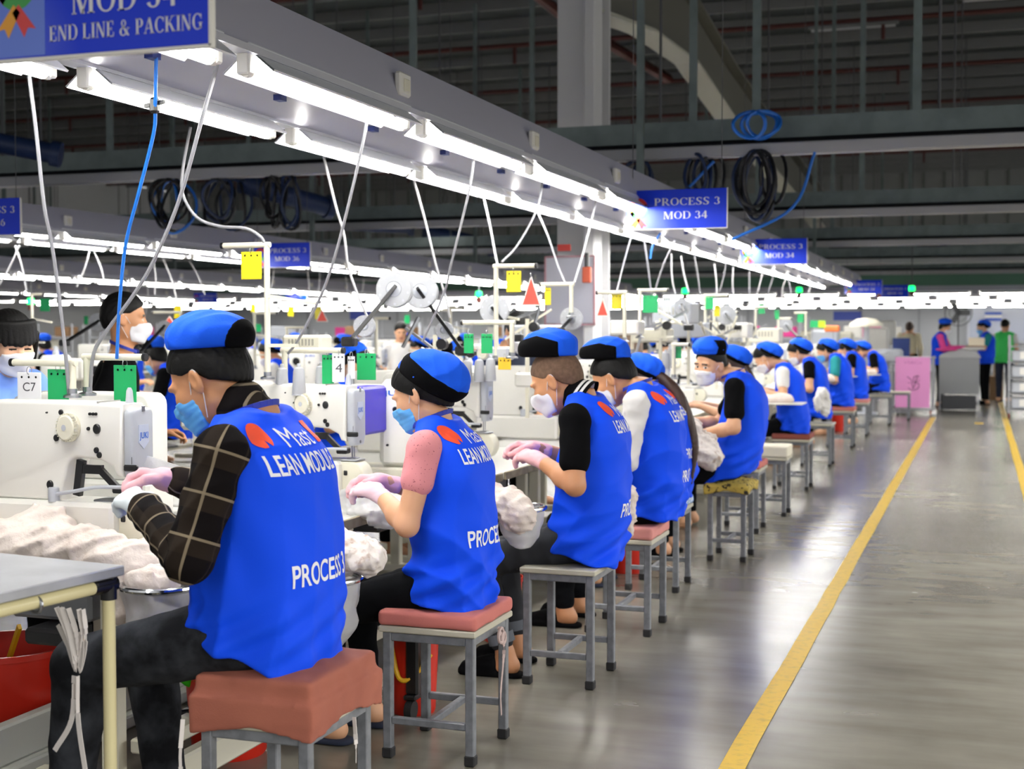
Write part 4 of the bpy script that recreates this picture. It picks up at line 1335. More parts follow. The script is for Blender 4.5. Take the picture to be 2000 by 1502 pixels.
def overlock_proto():
    """upright machine of the opposite line, its broad back to the camera"""
    t = empty('sewing_machine', (0, 0, 0), 0, 'sewing machine', 'sewing machine')
    q = MB(); q.box((0, 0, .25), (.24, .2, .42), WHITE, .03); q.build('head', t, angle=50)
    q = MB(); q.box((-.21, .02, .33), (.25, .15, .2), WHITE, .02); q.build('arm', t, angle=50)
    q = MB(); q.box((-.1, 0, .02), (.46, .24, .05), CREAM, .01); q.build('bed', t)
    q = MB(); q.lathe([(.04, -.12), (.045, -.115), (.045, -.098)], (-.22, .04, .33), BLACK, 'y', 24); q.build('hand_wheel', t)
    V, F = text_mesh('JUKI', JUKIB, .035); wd = max(p[0] for p in V); letters_on('lettering', V, F, (-.085, -.1005, .385), (1, 0, 0), (0, 0, 1), .024, JUKIB, t, .001, .12 / wd)
    for x, z, r in ((-.03, .32, .013), (.07, .2, .006), (-.07, .15, .006)):
        q = MB(); q.lathe([(0, -.109), (r * .8, -.109), (r, -.105), (r, -.098)], (x, 0, z), BLACK, 'y', 16); q.build('plug', t)
    for k in range(7): q = MB(); q.box((.09, -.1, .3 - k * .009), (.03, .004, .004), DKGREY); q.build('vent_slot', t)
    q = MB(); q.lathe([(.03, .46), (.03, .49), (.022, .5), (.022, .54), (0, .545)], (0, 0, 0), GREYP, 'z', 18); q.build('tension_post', t)
    return t


TAB = table_proto(); MAC = machine_proto(); MAC.scale = (.82, .85, 1); OVL = overlock_proto()
NEARY = [3.66, 5.13, 6.72, 8.2, 9.65, 11.1, 12.55, 14.0, 15.45, 16.9, 18.35, 19.8, 21.25, 22.7]
_u = {}


def use(o, loc, rz, label, group):
    if o not in _u:
        _u[o] = 1; o.location = loc; o.rotation_euler = (0, 0, rz); o['label'] = label
        if group: o['group'] = group
        return o
    return dup(o, loc, rz, label, group)


for k, y in enumerate(NEARY):
    use(TAB, (-2.51, 4.1 + 1.4 * k, 0), 0, '%s sewing table of the near line, counted from the camera' % ordn(k), 'tables of the near line')
    use(MAC, (-2.47 if k else -2.525, y, .758), 0, 'white arm-type sewing machine on the near line, %s from the camera' % ordn(k), 'machines of the near line')
for k in range(14):
    y = 3.9 + k * 1.42 + (1.9 if k > 4 else 0)
    use(TAB, (-3.24, y, 0), R(180), '%s sewing table of the line behind the near machines, counted from the camera' % ordn(k), 'tables of the line behind')
    if k in (0, 2, 4, 7, 9, 11): use(MAC, (-3.36, y + .32, .758), R(180), 'arm-type sewing machine seen from behind on the %s table of the back line' % ordn(k), 'machines of the line behind')
    else: use(OVL, (-3.16, y + .15, .758), 0, 'upright white sewing machine on the %s table of the back line' % ordn(k), 'machines of the line behind')
# the lines of the second and third module
for lx, y0, n, gname in ((-7.35, 8.5, 10, 'second module'), (-8.2, 8.7, 10, 'second module'), (-13.1, 14.5, 9, 'third module')):
    for k in range(n):
        y = y0 + k * 1.9
        use(TAB, (lx, y, 0), R(180) if lx in (-8.2,) else 0, 'sewing table in the blurred lines of the %s far left' % gname, 'tables of the %s' % gname)
        use(OVL if k % 2 else MAC, (lx + .05, y, .758), R(180) if lx == -8.2 else 0, 'white sewing machine in the blurred lines of the %s far left' % gname + (' with upright head' if k % 2 else ' with long arm'), ('upright' if k % 2 else 'long-arm') + ' machines of the %s' % gname)

# ================================================================== STANDS, CARDS, CONES, REELS
def hang(name, c, w, h, m, label, cat, face=None, group=None, th=.004, txt=None, tri=False, rz=0):
    t = empty(name, c, rz, label, cat, group)
    q = MB()
    if tri:
        q.prism([(-w / 2, -h), (w / 2, -h), (0, 0)], -th / 2, th / 2, m, 'y'); q.build('panel', t)
        q = MB()
        for a, b in (((-w / 2, -h), (0, 0)), ((0, 0), (w / 2, -h)), ((-w / 2, -h), (w / 2, -h))): q.bar((a[0], 0, a[1]), (b[0], 0, b[1]), .005, .006, WHITE)
        q.build('white_border', t)
    else:
        q.box((0, 0, -h / 2), (w, th, h), m, .0015); q.build('panel', t)
        q = MB()
        for x in (-.3, 0, .3): q.lathe([(.004, -th / 2 - .0006), (.0, -th / 2 - .0006)], (x * w, 0, -.016), DKGREY, 'y', 10)
        q.build('punched_holes', t)
    q = MB(); q.torus((0, 0, .006), .013, .0012, STEEL, 'x', 14, 5); q.build('ring', t)
    if txt:
        V, F = text_mesh(txt, mat('grey_ink', '#4a4a50', .6), 0); wd = max(p[0] for p in V)
        letters_on('lettering', V, F, (-.27 * w, -th / 2, -h * .66), (1, 0, 0), (0, 0, 1), h * .32, mat('grey_ink', '#4a4a50', .6), t, .001, w * .56 / wd)
    return t


def stand(px, Y, label, base=None, tall=None):
    """post and crossbar given by photo points at distance Y: (post x, y top, y bottom, bar end x)"""
    x, yt, yb, xe = px
    a, b = at(x, yt, Y), at(x, yb, Y); e = at(xe, yt, Y)
    r = .0125
    t = empty('card_stand', (a.x, Y, b.z), 0, label, 'stand')
    H = a.z - b.z
    q = MB(); q.cyl((0, 0, 0), (0, 0, H), r, CREAM, 12); q.build('post', t)
    q = MB(); q.cyl((-.016 if e.x > a.x else .016, 0, H), (e.x - a.x, 0, H), r * .95, CREAM, 12); q.build('crossbar', t)
    s = 1 if e.x > a.x else -1
    q = MB(); q.cyl((e.x - a.x, 0, H), (e.x - a.x + s * .012, 0, H), r * 1.1, BLACK, 12); q.build('end_cap', t)
    q = MB(); q.lathe([(.03, 0), (.03, .008), (.016, .014), (.016, .03)], (0, 0, -.001), STEEL, 'z', 16); q.build('flange', t)
    if H > .5:
        q = MB(); q.bar((0, 0, H * .62), (.22, .02, H * .56), .02, .014, CREAM); q.build('thread_arm', t); q = MB(); q.bar((0, 0, H * .25), (.14, 0, H * .25), .02, .014, CREAM); q.build('thread_arm', t)
    return t, a, e


def crd(px, Y, m, label, txt=None, tri=False, name='card', cat='card', rz=0, group=None):
    x0, y0, x1, y1 = px
    a, b = at(x0, y0, Y), at(x1, y0, Y); c = at(x0, y1, Y)
    return hang(name, ((a.x + b.x) / 2, Y, a.z), abs(b.x - a.x), a.z - c.z, m, label, cat, group=group, txt=txt, tri=tri, rz=rz)


stand((141, 709, 776, 27), 3.80, 'T-shaped cream pipe stand with C7 card, left of the blue hose')
crd((34, 727, 80, 782), 3.78, CARDW, 'white card lettered C7 hanging at the left edge', 'C7')
crd((93, 721, 134, 784), 3.81, CARDG, 'green card hanging right of the C7 card')
stand((170, 697, 772, 280), 3.92, 'cream pipe stand with crossbar over the first machine, blue hose beside it')
crd((222, 713, 266, 786), 3.92, CARDG, 'green card hanging beside the blue hose left of the man in plaid')
stand((521, 478, 740, 437), 5.0, 'tall white pole with yellow card, right of the man in plaid', tall=1)
crd((471, 492, 511, 546), 5.0, CARDY, 'yellow card on the tall white pole above the man in plaid')
stand((556, 684, 772, 668), 5.15, 'cream pipe stand over the second machine with green and white cards')
crd((629, 693, 652, 750), 5.16, CARDG, 'narrow green card on the stand over the second machine')
crd((650, 690, 672, 746), 5.14, CARDW, 'tilted white card numbered 4 beside the narrow green card', '4', rz=.5)
crd((679, 696, 693, 740), 5.2, CARDW, 'thin white tag between the two green cards')
crd((697, 690, 734, 742), 5.35, CARDG, 'broad green card behind the purple cover')
stand((969, 520, 705, 1045), 6.7, 'tall white pole with yellow card and red flag, above the puffed cap')
crd((989, 529, 1018, 571), 6.7, CARDY, 'yellow card on the pole left of the larger red flag')
crd((1020, 540, 1055, 596), 6.68, CARDR, 'larger red triangular flag with white border hanging from the tall pole', tri=True, name='flag', cat='flag')
stand((1116, 555, 620, 1057), 7.6, 'short white pipe arm over the reel left of the column')
crd((1064, 562, 1076, 596), 7.6, CARDY, 'narrow yellow and white card by the column')
stand((1220, 571, 668, 1168), 8.3, 'white pole with small red flag and yellow card right of the column')
crd((1166, 583, 1188, 617), 8.3, CARDR, 'small red triangular flag right of the column', tri=True, name='flag', cat='flag')
crd((1194, 574, 1215, 603), 8.32, CARDY, 'yellow card right of the small red flag')
stand((1250, 567, 660, 1303), 9.0, 'white pole with a pale green card beyond the small red flag')
crd((1255, 577, 1285, 611), 9.0, CARDG, 'green card hanging beyond the small red flag')
crd((1295, 580, 1310, 610), 9.1, CARDW, 'white card right of the green card beyond the small flag')
stand((1378, 577, 640, 1422), 11.6, 'cream pole over the man looking back')
crd((1378, 580, 1394, 604), 11.55, CARDG, 'green card above the man looking back')
crd((1395, 597, 1406, 618), 11.7, CARDY, 'small yellow card right of the green card above the looking man')
stand((1316, 673, 740, 1345), 8.7, 'cream pipe frame just left of the looking man')
crd((1317, 677, 1331, 700), 8.72, CARDG, 'small green card just left of the looking man')
stand((1476, 600, 660, 1500), 14, 'far cream pole with green tag right of the looking man')
crd((1481, 595, 1494, 613), 14, CARDG, 'small green tag right of the reels over the looking man')
stand((1574, 611, 660, 1550), 17.5, 'thin cream pole above the bending woman')
crd((1557, 610, 1570, 630), 17.5, CARDG, 'green tag above the bending woman with white sleeve')
crd((1582, 626, 1598, 640), 20, CARDG, 'farthest green tag of the near line'); crd((1598, 626, 1612, 640), 20, mat('lime_card', '#a8d818', .4), 'lime green tag at the far end of the near line')
crd((1513, 606, 1522, 624), 15.5, CARDG, 'narrow green tag between two poles over the bending woman')
crd((940, 652, 962, 690), 6.1, CARDG, 'green card behind the white thread cones right of the puffed cap')
crd((906, 652, 925, 690), 6.15, CARDG, 'green card above the puffed cap')
stand((1000, 630, 700, 905), 6.3, 'cream pipe with crossbar above the puffed cap')
crd((973, 698, 998, 722), 6.6, mat('amber_card', '#e0b428', .4), 'amber card right of the white thread cones')
for i, (x0, y0, x1, y1, Y, m) in enumerate(((78, 583, 97, 608, 12, CARDG), (340, 598, 354, 622, 13, CARDY), (490, 594, 499, 610, 14, CARDY), (615, 600, 628, 624, 12, CARDY), (500, 633, 510, 648, 15, CARDG), (562, 600, 574, 618, 15, CARDY), (790, 615, 800, 632, 18, CARDG), (164, 617, 172, 634, 14, CARDG), (262, 625, 272, 645, 15, CARDG))):
    crd((x0, y0, x1, y1), Y, m, ('yellow' if m is CARDY else 'green') + ' card in the blurred lines, ' + ('by the left woman', 'behind the flat cap', 'left of the tall pole', 'right of the tall pole beside the small flag', 'low behind the tall pole', 'over the far left lamps', 'near the dark haired worker', 'left of the standing man', 'right of the standing man')[i])
crd((618, 604, 640, 628), 11, CARDR, 'small red flag right of the tall white pole at the left', tri=True, name='flag', cat='flag')
crd((316, 618, 346, 640), 12, CARDR, 'red flag half hidden behind the flat blue cap', tri=True, name='flag', cat='flag')
# extra stands in the blurred lines
for i, (x, yt, yb, xe, Y) in enumerate(((62, 575, 700, 84, 11), (353, 610, 720, 300, 10), (497, 612, 720, 540, 11), (735, 622, 700, 760, 10), (560, 640, 700, 600, 12), (880, 602, 690, 905, 12), (880, 606, 690, 860, 15), (1395, 610, 660, 1440, 12.5), (1285, 630, 690, 1330, 9.6), (1520, 622, 665, 1545, 16), (1235, 640, 690, 1210, 9.4))):
    stand((x, yt, yb, xe), Y, 'blurred white pipe stand ' + ('by the left woman', 'behind the flat blue cap', 'left behind the tall white pole', 'by the dark haired far worker', 'low behind the second machine', 'left of the tall pole with the red flag', 'far behind the red flag pole', 'above the looking man', 'between the column and the looking man', 'above the bending woman', 'under the small red flag')[i])


def cone_proto():
    t = empty('thread_cone', (0, 0, 0), 0, 'thread cone', 'thread')
    q = MB(); q.lathe([(.027, .004), (.029, .01), (.024, .1), (.02, .112), (.009, .118)], (0, 0, 0), CONEM, 'z', 20); q.build('thread', t)
    q = MB(); q.lathe([(.03, 0), (.03, .005), (.01, .006), (.008, .13), (.005, .133), (0, .133)], (0, 0, 0), GREYP, 'z', 14); q.build('core', t)
    return t


CONE = cone_proto()
for i, (x, y, Y) in enumerate(((551, 772, 5.1), (584, 772, 5.06), (628, 768, 5.2), (912, 748, 6.6), (936, 746, 6.62), (958, 744, 6.64), (1300, 722, 8.9), (1309, 716, 9.3))):
    p = at(x, y, Y)
    use(CONE, (p.x, Y, p.z), 0, 'white thread cone ' + ('leftmost of three behind the second machine', 'middle one of three behind the second machine', 'right one of three, below the narrow green card', 'leftmost of three right of the puffed cap', 'middle one of three right of the puffed cap', 'rightmost of three right of the puffed cap', 'left of the looking man, nearer one', 'left of the looking man, farther one')[i], 'thread cones on the machines')


def reel(c, r, w, label, ax, arm_to=None, armm=None):
    """tape reel: two flanges with round windows on a hub, turning at the end of an arm"""
    t = empty('tape_reel', c, 0, label, 'reel')
    d = Vector(ax).normalized(); rot = Vector((0, 1, 0)).rotation_difference(d).to_matrix()
    for s in (-1, 1):
        q = MB(); q.lathe([(r * .42, s * w / 2), (r * .98, s * w / 2), (r, s * w / 2 + .003 * s), (r * .98, s * w / 2 + .006 * s), (r * .44, s * w / 2 + .006 * s), (r * .42, s * w / 2)], (0, 0, 0), CONEM, 'y', 36)
        for k in range(10):
            a = 2 * math.pi * k / 10; q.lathe([(0, s * (w / 2 + .0075)), (r * .07, s * (w / 2 + .0075)), (r * .07, s * (w / 2 + .004))], (r * .82 * math.cos(a), 0, r * .82 * math.sin(a)), GREYP, 'y', 8)
        q.v = [tuple(rot @ Vector(v)) for v in q.v]; q.build('flange', t)
    q = MB(); q.lathe([(r * .8, -w / 2), (r * .8, w / 2)], (0, 0, 0), CONEM, 'y', 28); q.v = [tuple(rot @ Vector(v)) for v in q.v]; q.build('tape', t)
    q = MB(); q.lathe([(r * .3, -w / 2 - .01), (r * .42, -w / 2 - .004), (r * .42, w / 2 + .004), (r * .3, w / 2 + .01), (.0, w / 2 + .012)], (0, 0, 0), GREYP, 'y', 20); q.v = [tuple(rot @ Vector(v)) for v in q.v]; q.build('hub', t)
    if arm_to is not None:
        a = Vector(arm_to) - Vector(c); q = MB(); o = rot @ Vector((0, w / 2 + .016, 0))
        q.bar(o - a.normalized() * .02, a + o, .016, .028, armm or BLACK, roll=d); q.box(a + o, (.07, .05, .045), BLACK, .008); q.build('arm', t)
    return t


RX = (.25, -1, .05)
A = at(771, 566, 5.9); reel(A, .085, .05, 'near big white tape reel on a black slanted arm, left one of the pair', RX, at(686, 668, 5.75))
A = at(822, 570, 6.25); reel(A, .085, .05, 'white tape reel right of the near big reel, one of the pair', RX, at(905, 685, 6.5))
A = at(712, 637, 6.0); reel(A, .052, .03, 'small white tape reel beside the black slanted arm', RX)
A = at(868, 645, 6.4); reel(A, .045, .03, 'small white reel with a dark red hub above the puffed cap', RX)
A = at(966, 606, 7.4); reel(A, .085, .045, 'big white tape reel behind the tall pole with the red flag', RX, at(1010, 660, 7.2))
A = at(1116, 623, 7.7); reel(A, .068, .045, 'white tape reel with black arm left of the column', RX, at(1092, 648, 7.5))
A = at(193, 630, 8.2); reel(A, .065, .04, 'blurred tape reel left of the standing man', RX, at(130, 670, 8.0))
A = at(1418, 615, 12.4); reel(A, .09, .05, 'blurred tape reel above the looking man', RX, at(1440, 640, 12.2))
A = at(1332, 600, 9.8); reel(A, .06, .04, 'tape reel on a grey frame left above the looking man', RX, at(1345, 640, 9.6))
A = at(1535, 636, 16.5); reel(A, .08, .05, 'farthest blurred tape reel of the near line', RX, at(1560, 660, 16))
A = at(322, 640, 9.5); reel(A, .055, .04, 'tape reel half hidden behind the flat blue cap', RX, at(275, 690, 9.2))

# control boxes, feeders and covers over the machines
def cbox(c, d, label, m=CREAM, slots=True, name='control_box', cat='control box'):
    t = empty(name, c, 0, label, cat)
    q = MB(); q.box((0, 0, 0), d, m, .012); q.build('case', t)
    if slots:
        for k in range(8): q = MB(); q.box((-d[0] * .3 + k * d[0] * .085, -d[1] / 2 - .001, d[2] * .1), (d[0] * .045, .004, d[2] * .35), mat('vent_shadow', '#a29f92', .6)); q.build('vent_slot', t)
    return t


cbox(at(600, 672, 5.6), (.2, .12, .085), 'cream vented control box beside the black reel arm')
t = cbox(at(970, 690, 6.75), (.17, .12, .07), 'grey tape feeder with round dial right of the puffed cap', GREYP, False, 'tape_feeder', 'tape feeder')
q = MB(); q.lathe([(0, -.08), (.028, -.08), (.032, -.06)], (-.055, 0, -.0), CREAM, 'y', 20); q.build('dial', t)
q = MB(); q.lathe([(0, -.085), (.018, -.085), (.02, -.06)], (-.12, 0, -.005), BLACK, 'y', 16); q.box((-.16, -.02, .0), (.1, .05, .03), BLACK, .006); q.build('feed_roller', t)
cbox(at(712, 800, 5.75), (.13, .3, .22), 'purple machine cover left of the white upright machine', PURPLE, False, 'machine_cover', 'cover')
use(OVL, (at(792, 900, 5.9).x, 5.95, .758), 0, 'large white upright machine with blue lettering beside the purple cover', None)
cbox(at(1030, 742, 6.9) + Vector((0, 0, .0)), (.14, .03, .08), 'small tilted screen panel in front of the masked third man', WHITE, False, 'screen_unit', 'screen')
for i, (x, y, Y, d) in enumerate(((1320, 612, 10.2, (.3, .3, .16)), (1275, 655, 9.4, (.26, .2, .1)), (1430, 645, 12.8, (.35, .3, .14)), (1350, 645, 10.6, (.3, .2, .12)), (1490, 655, 15, (.4, .3, .16)), (1225, 640, 9, (.2, .2, .1)), (1050, 650, 8.2, (.3, .2, .1)))):
    cbox(at(x, y, Y), d, 'grey machine housing ' + ('on the frame above the looking man', 'left of the looking man\'s cap', 'above the woman behind the looking man', 'just above the looking man\'s cap', 'above the bending woman', 'below the small red flag', 'behind the third man\'s cap')[i], (GREYP, CREAM, WHITE)[i % 3], i % 2 == 0, 'machine_housing', 'machine housing')
for i, (x, y, Y) in enumerate(((1345, 625, 10.4), (1400, 650, 12), (1290, 650, 9.3), (1460, 650, 14), (1030, 655, 7.8), (850, 690, 6.8))):
    t = empty('feeder_frame', at(x, y, Y), 0, 'tangle of grey rods of a feeder frame ' + ('above the looking man', 'right of the looking man\'s cap', 'left of the looking man', 'above the reels of the near line', 'behind the third man', 'above the puffed cap')[i], 'machine frame')
    q = MB()
    for k in range(6): q.bar((random.uniform(-.2, .2), random.uniform(-.1, .1), random.uniform(-.15, .1)), (random.uniform(-.2, .2), random.uniform(-.1, .1), random.uniform(-.05, .2)), .014, .014, STEEL if k % 2 else CREAM)
    q.bar((0, 0, .1), (0, 0, -.5), .02, .02, CREAM); q.build('rods', t)
    q = MB(); q.lathe([(.0, -.04), (.03, -.04), (.03, 0)], (.05, 0, .05), BLACK, 'y', 14); q.build('motor', t)
# black-ended green lights on poles above the lines
for i, (x, y, Y) in enumerate(((1338, 568, 24), (1561, 566, 27), (1781, 563, 27), (935, 574, 22), (60, 588, 18))):
    p = at(x, y, Y); t = empty('signal_light', p, 0, 'lit green signal lamp ' + ('above the looking man', 'above the bending woman', 'right of the hanging signs over the aisle', 'behind the tall pole with the red flag', 'above the left woman')[i], 'lamp', None)
    q = MB(); q.lathe([(.0, .05), (.05, .04), (.06, -.03), (.05, -.05), (0, -.05)], (0, 0, 0), LEDG, 'z', 14); q.build('lens', t)
    q = MB(); q.cyl((0, 0, -.05), (0, 0, -.14), .045, mat('dark_red_lens', '#5a1c10', .4), 12); q.cyl((0, 0, .05), (.0, 0, 6.95 - p.z), .012, DKGREY, 8); q.cyl((0, 0, 6.9 - p.z), (0, 0, 7.13 - p.z), .02, DKGREY, 8); q.build('holder', t)

# ================================================================== CABLES
def cable(px, Y0, Y1, r, m, label, name='power_cable', cat='cable', dark=None):
    n = len(px); pts = [at(x, y, Y0 + (Y1 - Y0) * i / (n - 1)) for i, (x, y) in enumerate(px)]
    q = MB(); q.tube(crv(pts, 5), r, m, 7)
    if dark: q.tube(crv([at(x, y, Y0) for x, y in dark], 3), r * 1.05, mat('dark_cable_sleeve', '#3a3a40', .5), 7)
    return tag(q.build(name), label, cat)


cable([(57, 148), (70, 250), (86, 400), (100, 470), (113, 560), (128, 690), (135, 772)], 3.55, 3.8, .0065, CABLEG, 'pale cable hanging at the far left, down to the C7 stand')
c = cable([(305, 112), (303, 205), (300, 260), (270, 380), (245, 480), (233, 600), (228, 700)], 3.6, 3.9, .006, HOSEB, 'bright blue air hose hanging down to the first machine', 'air_hose', 'hose')
p = at(302, 206, 3.66); q = MB(); q.box(p, (.03, .03, .05), BLACK, .008); q.bar(p - Vector((.035, 0, 0)), p + Vector((.035, 0, .01)), .012, .012, BLACK); q.build('valve', c)
cable([(433, 50), (428, 110), (395, 230), (350, 390), (300, 510), (258, 580), (213, 640), (183, 690), (176, 760)], 3.72, 3.92, .0065, CABLEG, 'grey cable sweeping diagonally from the beam to the first machine', dark=[(433, 50), (430, 90), (427, 118)])
cable([(372, 248), (357, 330), (357, 380), (385, 425), (430, 442), (480, 446), (508, 462), (518, 478)], 4.9, 5.0, .0065, CABLEG, 'grey cable curling to the top of the tall white pole')
cable([(632, 305), (655, 400), (672, 460), (680, 520), (700, 580), (718, 620)], 5.9, 6.2, .0065, CABLEW, 'pale cable crossing over left of the big reels')
cable([(721, 165), (716, 240), (695, 340), (660, 480), (630, 570), (585, 660), (563, 690)], 4.6, 5.15, .006, CABLEG, 'grey cable from the beam down to the second machine', dark=[(721, 165), (721, 190), (719, 215)])
cable([(808, 350), (830, 430), (852, 520), (870, 580), (878, 620)], 6.8, 7, .0065, CABLEW, 'pale cable hanging right of the big reels')
cable([(928, 252), (922, 340), (905, 420), (880, 520), (868, 570), (825, 668)], 5.9, 6.2, .006, CABLEG, 'grey cable hanging over the woman in the puffed cap', dark=[(928, 252), (928, 280), (927, 300)])
cable([(945, 388), (957, 440), (968, 500), (972, 518)], 7.6, 6.9, .0065, CABLEW, 'pale cable reaching the tall pole with the red flag')
cable([(1066, 290), (1058, 365), (1046, 415), (1010, 480), (980, 512)], 7.4, 6.9, .006, CABLEG, 'grey cable swinging left to the red flag pole', dark=[(1066, 290), (1067, 310), (1066, 330)])
cable([(1050, 415), (1070, 460), (1090, 520), (1105, 556)], 8.6, 7.7, .006, CABLEG, 'grey cable to the short pipe arm left of the column')
cable([(1173, 350), (1160, 410), (1140, 490), (1122, 552)], 8.8, 7.7, .006, CABLEW, 'pale cable crossing in front of the column')
cable([(1235, 455), (1222, 500), (1207, 560), (1205, 570)], 9, 8.4, .006, CABLEG, 'grey cable right of the column')
cable([(1290, 455), (1275, 480), (1270, 505)], 11, 11, .008, HOSEB, 'short blue hose below the nearer process sign', 'air_hose', 'hose')
for i, (a, b, Y) in enumerate(sorted((((1258, 470), (1272, 572), 9.6), ((1318, 470), (1280, 566), 9.8), ((1311, 495), (1322, 590), 11), ((1356, 500), (1368, 582), 12), ((1330, 500), (1345, 570), 11.5), ((1395, 515), (1400, 580), 13), ((1418, 515), (1405, 570), 13.5), ((1432, 522), (1433, 585), 14.5), ((1463, 530), (1464, 590), 15.5), ((1489, 535), (1478, 580), 16.5), ((1510, 540), (1498, 582), 17.5), ((1535, 545), (1527, 585), 19), ((1540, 548), (1542, 585), 19.5), ((1585, 555), (1580, 585), 22)))):
    m_ = ((a[0] + b[0]) / 2 + random.uniform(-4, 4), (a[1] + b[1]) / 2)
    cable([a, m_, b], Y, Y, .007, CABLEW if i % 2 else CABLEG, '%s thin cable of the far run, counted rightwards from the column' % ordn(i))
for i, (a, b, Y) in enumerate(sorted((((30, 480), (52, 568), 9.3), ((38, 480), (-10, 570), 9.2), ((176, 485), (150, 560), 11.2), ((182, 487), (205, 555), 11.3), ((300, 510), (302, 575), 12.8), ((318, 505), (345, 585), 13), ((288, 555), (285, 612), 17), ((370, 510), (400, 575), 14), ((535, 525), (520, 590), 16), ((600, 530), (602, 585), 17.5), ((625, 530), (615, 590), 18), ((675, 540), (676, 590), 20), ((710, 545), (700, 590), 21)))):
    cable([a, ((a[0] + b[0]) / 2 + 3, (a[1] + b[1]) / 2), b], Y, Y, .007, CABLEW, '%s thin cable under the second lamp beam, counted from the left' % ordn(i))
# ================================================================== STOOLS
def stool(x, y, label, cushion=None, hz=.47, sx=.34, sy=.36, rz=0, group='stools along the near sewing line', cat='stool'):
    """four-legged square-tube stool; hz is the height of the board's top"""
    t = empty('stool', (x, y, 0), rz, label, cat, group)
    w, d = sx / 2 - .016, sy / 2 - .016
    q = MB(); q.box((0, 0, hz - .011), (sx + .02, sy + .02, .022), BOARD, .004); q.build('seat_board', t)
    q = MB()
    for s in (-1, 1):
        q.box((0, s * d, hz - .038), (sx - .06, .026, .03), STOOLM, .003); q.box((s * w, 0, hz - .038), (.026, sy - .06, .03), STOOLM, .003)
    q.build('apron_frame', t)
    for a in (-1, 1):
        for b in (-1, 1):
            q = MB(); q.box((a * w, b * d, (hz - .022 + .03) / 2), (.03, .03, hz - .052), STOOLM, .003); lg = q.build('leg', t)
            q = MB(); q.box((a * w, b * d, .019), (.037, .037, .036), RUBBER, .004); q.build('rubber_foot', lg)
    q = MB()
    for s in (-1, 1): q.box((0, s * d, .13), (sx - .062, .024, .024), STOOLM, .003)
    q.box((0, 0, .13), (.024, sy - .06, .024), STOOLM, .003); q.build('stretcher', t)
    if cushion:
        k, th, m = cushion
        f = Field((-sx / 2 - .06, -sy / 2 - .06, hz - .1), (sx / 2 + .06, sy / 2 + .06, hz + th + .06), .006)
        r = .012
        hx, hy, h2 = sx / 2 + .012, sy / 2 + .012, th / 2

        def bx(X, Y, Z):
            qx, qy, qz = np.abs(X) - hx + r, np.abs(Y) - hy + r, np.abs(Z - hz - h2 - .001) - h2 + r
            return np.sqrt(np.maximum(qx, 0) ** 2 + np.maximum(qy, 0) ** 2 + np.maximum(qz, 0) ** 2) + np.minimum(np.maximum(qx, np.maximum(qy, qz)), 0) - r
        f.add(bx, (-hx, -hy, hz), (hx, hy, hz + th), .01)
        if k == 'wrapped':
            # cloth pulled over foam and hanging down past the board, puckered between the corners
            def sk(X, Y, Z):
                dx, dy = np.abs(X) - hx - .004, np.abs(Y) - hy - .004
                e = np.maximum(dx, dy)
                low = hz - .04 + .03 * np.clip(1 - np.abs(np.where(dx > dy, Y / hy, X / hx)) * 1.0, 0, 1)
                return np.maximum(np.maximum(np.abs(e) - .006, low - Z), Z - hz - th * .5)
            f.add(sk, (-hx - .02, -hy - .02, hz - .08), (hx + .02, hy + .02, hz + th), .03)
            f.wob(lambda X, Y, Z: -.028 * np.clip(1 - (X / hx) ** 2, 0, 1) * np.clip(1 - (Y / hy) ** 2, 0, 1) * (Z > hz + th * .4) + .0 * Z)
            f.wob(folds(5, 26, .004))
        else: f.wob(folds(8, 20, .002))
        c = f.mesh('cushion', m); link('cushion', c, t)['label'] = 'cloth covered seat cushion'
    return t


def strap(parent, pts, m=None):
    q = MB(); p = crv(pts, 5)
    for i in range(len(p) - 1): q.bar(p[i], p[i + 1], .002, .011, m or mat('grey_pink_ribbon', '#b9a4a0', .8))
    return q.build('tie_ribbon', parent)


st1 = stool(-1.715, 3.17, 'stool with thick brown cloth wrapped over its cushion, under the first man', ('wrapped', .11, CUSH), .465, .31, .37)
strap(st1, [(.2, -.02, .45), (.205, -.02, .38), (.2, -.01, .33)], mat('white_ribbon', '#dcd6d2', .8)); strap(st1, [(-.17, -.24, .47), (-.175, -.245, .35), (-.15, -.24, .24)], mat('white_ribbon', '#dcd6d2', .8))
st2 = stool(-1.73, 4.34, 'stool with salmon pad and pale board, under the woman in the puffed cap', ('pad', .05, CUSH2), .455, .33, .36)
strap(st2, [(.18, .02, .43), (.19, .05, .37), (.188, .05, .3), (.186, .03, .2), (.185, .04, .12)])
q = MB(); q.torus((.187, .03, .4), .025, .006, mat('grey_pink_ribbon', '#b9a4a0', .8), 'x', 14, 6); q.torus((.187, .055, .385), .02, .006, mat('grey_pink_ribbon', '#b9a4a0', .8), 'x', 14, 6); q.build('ribbon_bow', st2)
st3 = stool(-1.6, 5.4, 'bare stool without cushion, under the man with striped collar', None, .485, .3, .36)
stool(-1.61, 6.4, 'stool with pale pink pad, under the man with white sleeves', ('pad', .06, mat('pale_pink_cloth', '#cf8a84', .9)), .46, .32, .36)
stool(-1.7, 7.5, 'stool with blue and white patterned pad, under the woman with the long ponytail', ('pad', .05, PATT), .46, .3, .36)
stool(-1.48, 8.6, 'stool with yellow spotted cover, under the man looking back', ('wrapped', .03, LEOP), .46, .24, .34)
stool(-1.62, 9.85, 'stool with salmon pad, behind the man looking back', ('pad', .05, CUSH2), .46, .3, .36)
stool(-1.55, 10.75, 'stool with cream crate-like top standing empty beyond the looking man', ('pad', .09, mat('cream_cloth', '#dcd6c4', .8)), .46, .3, .3)
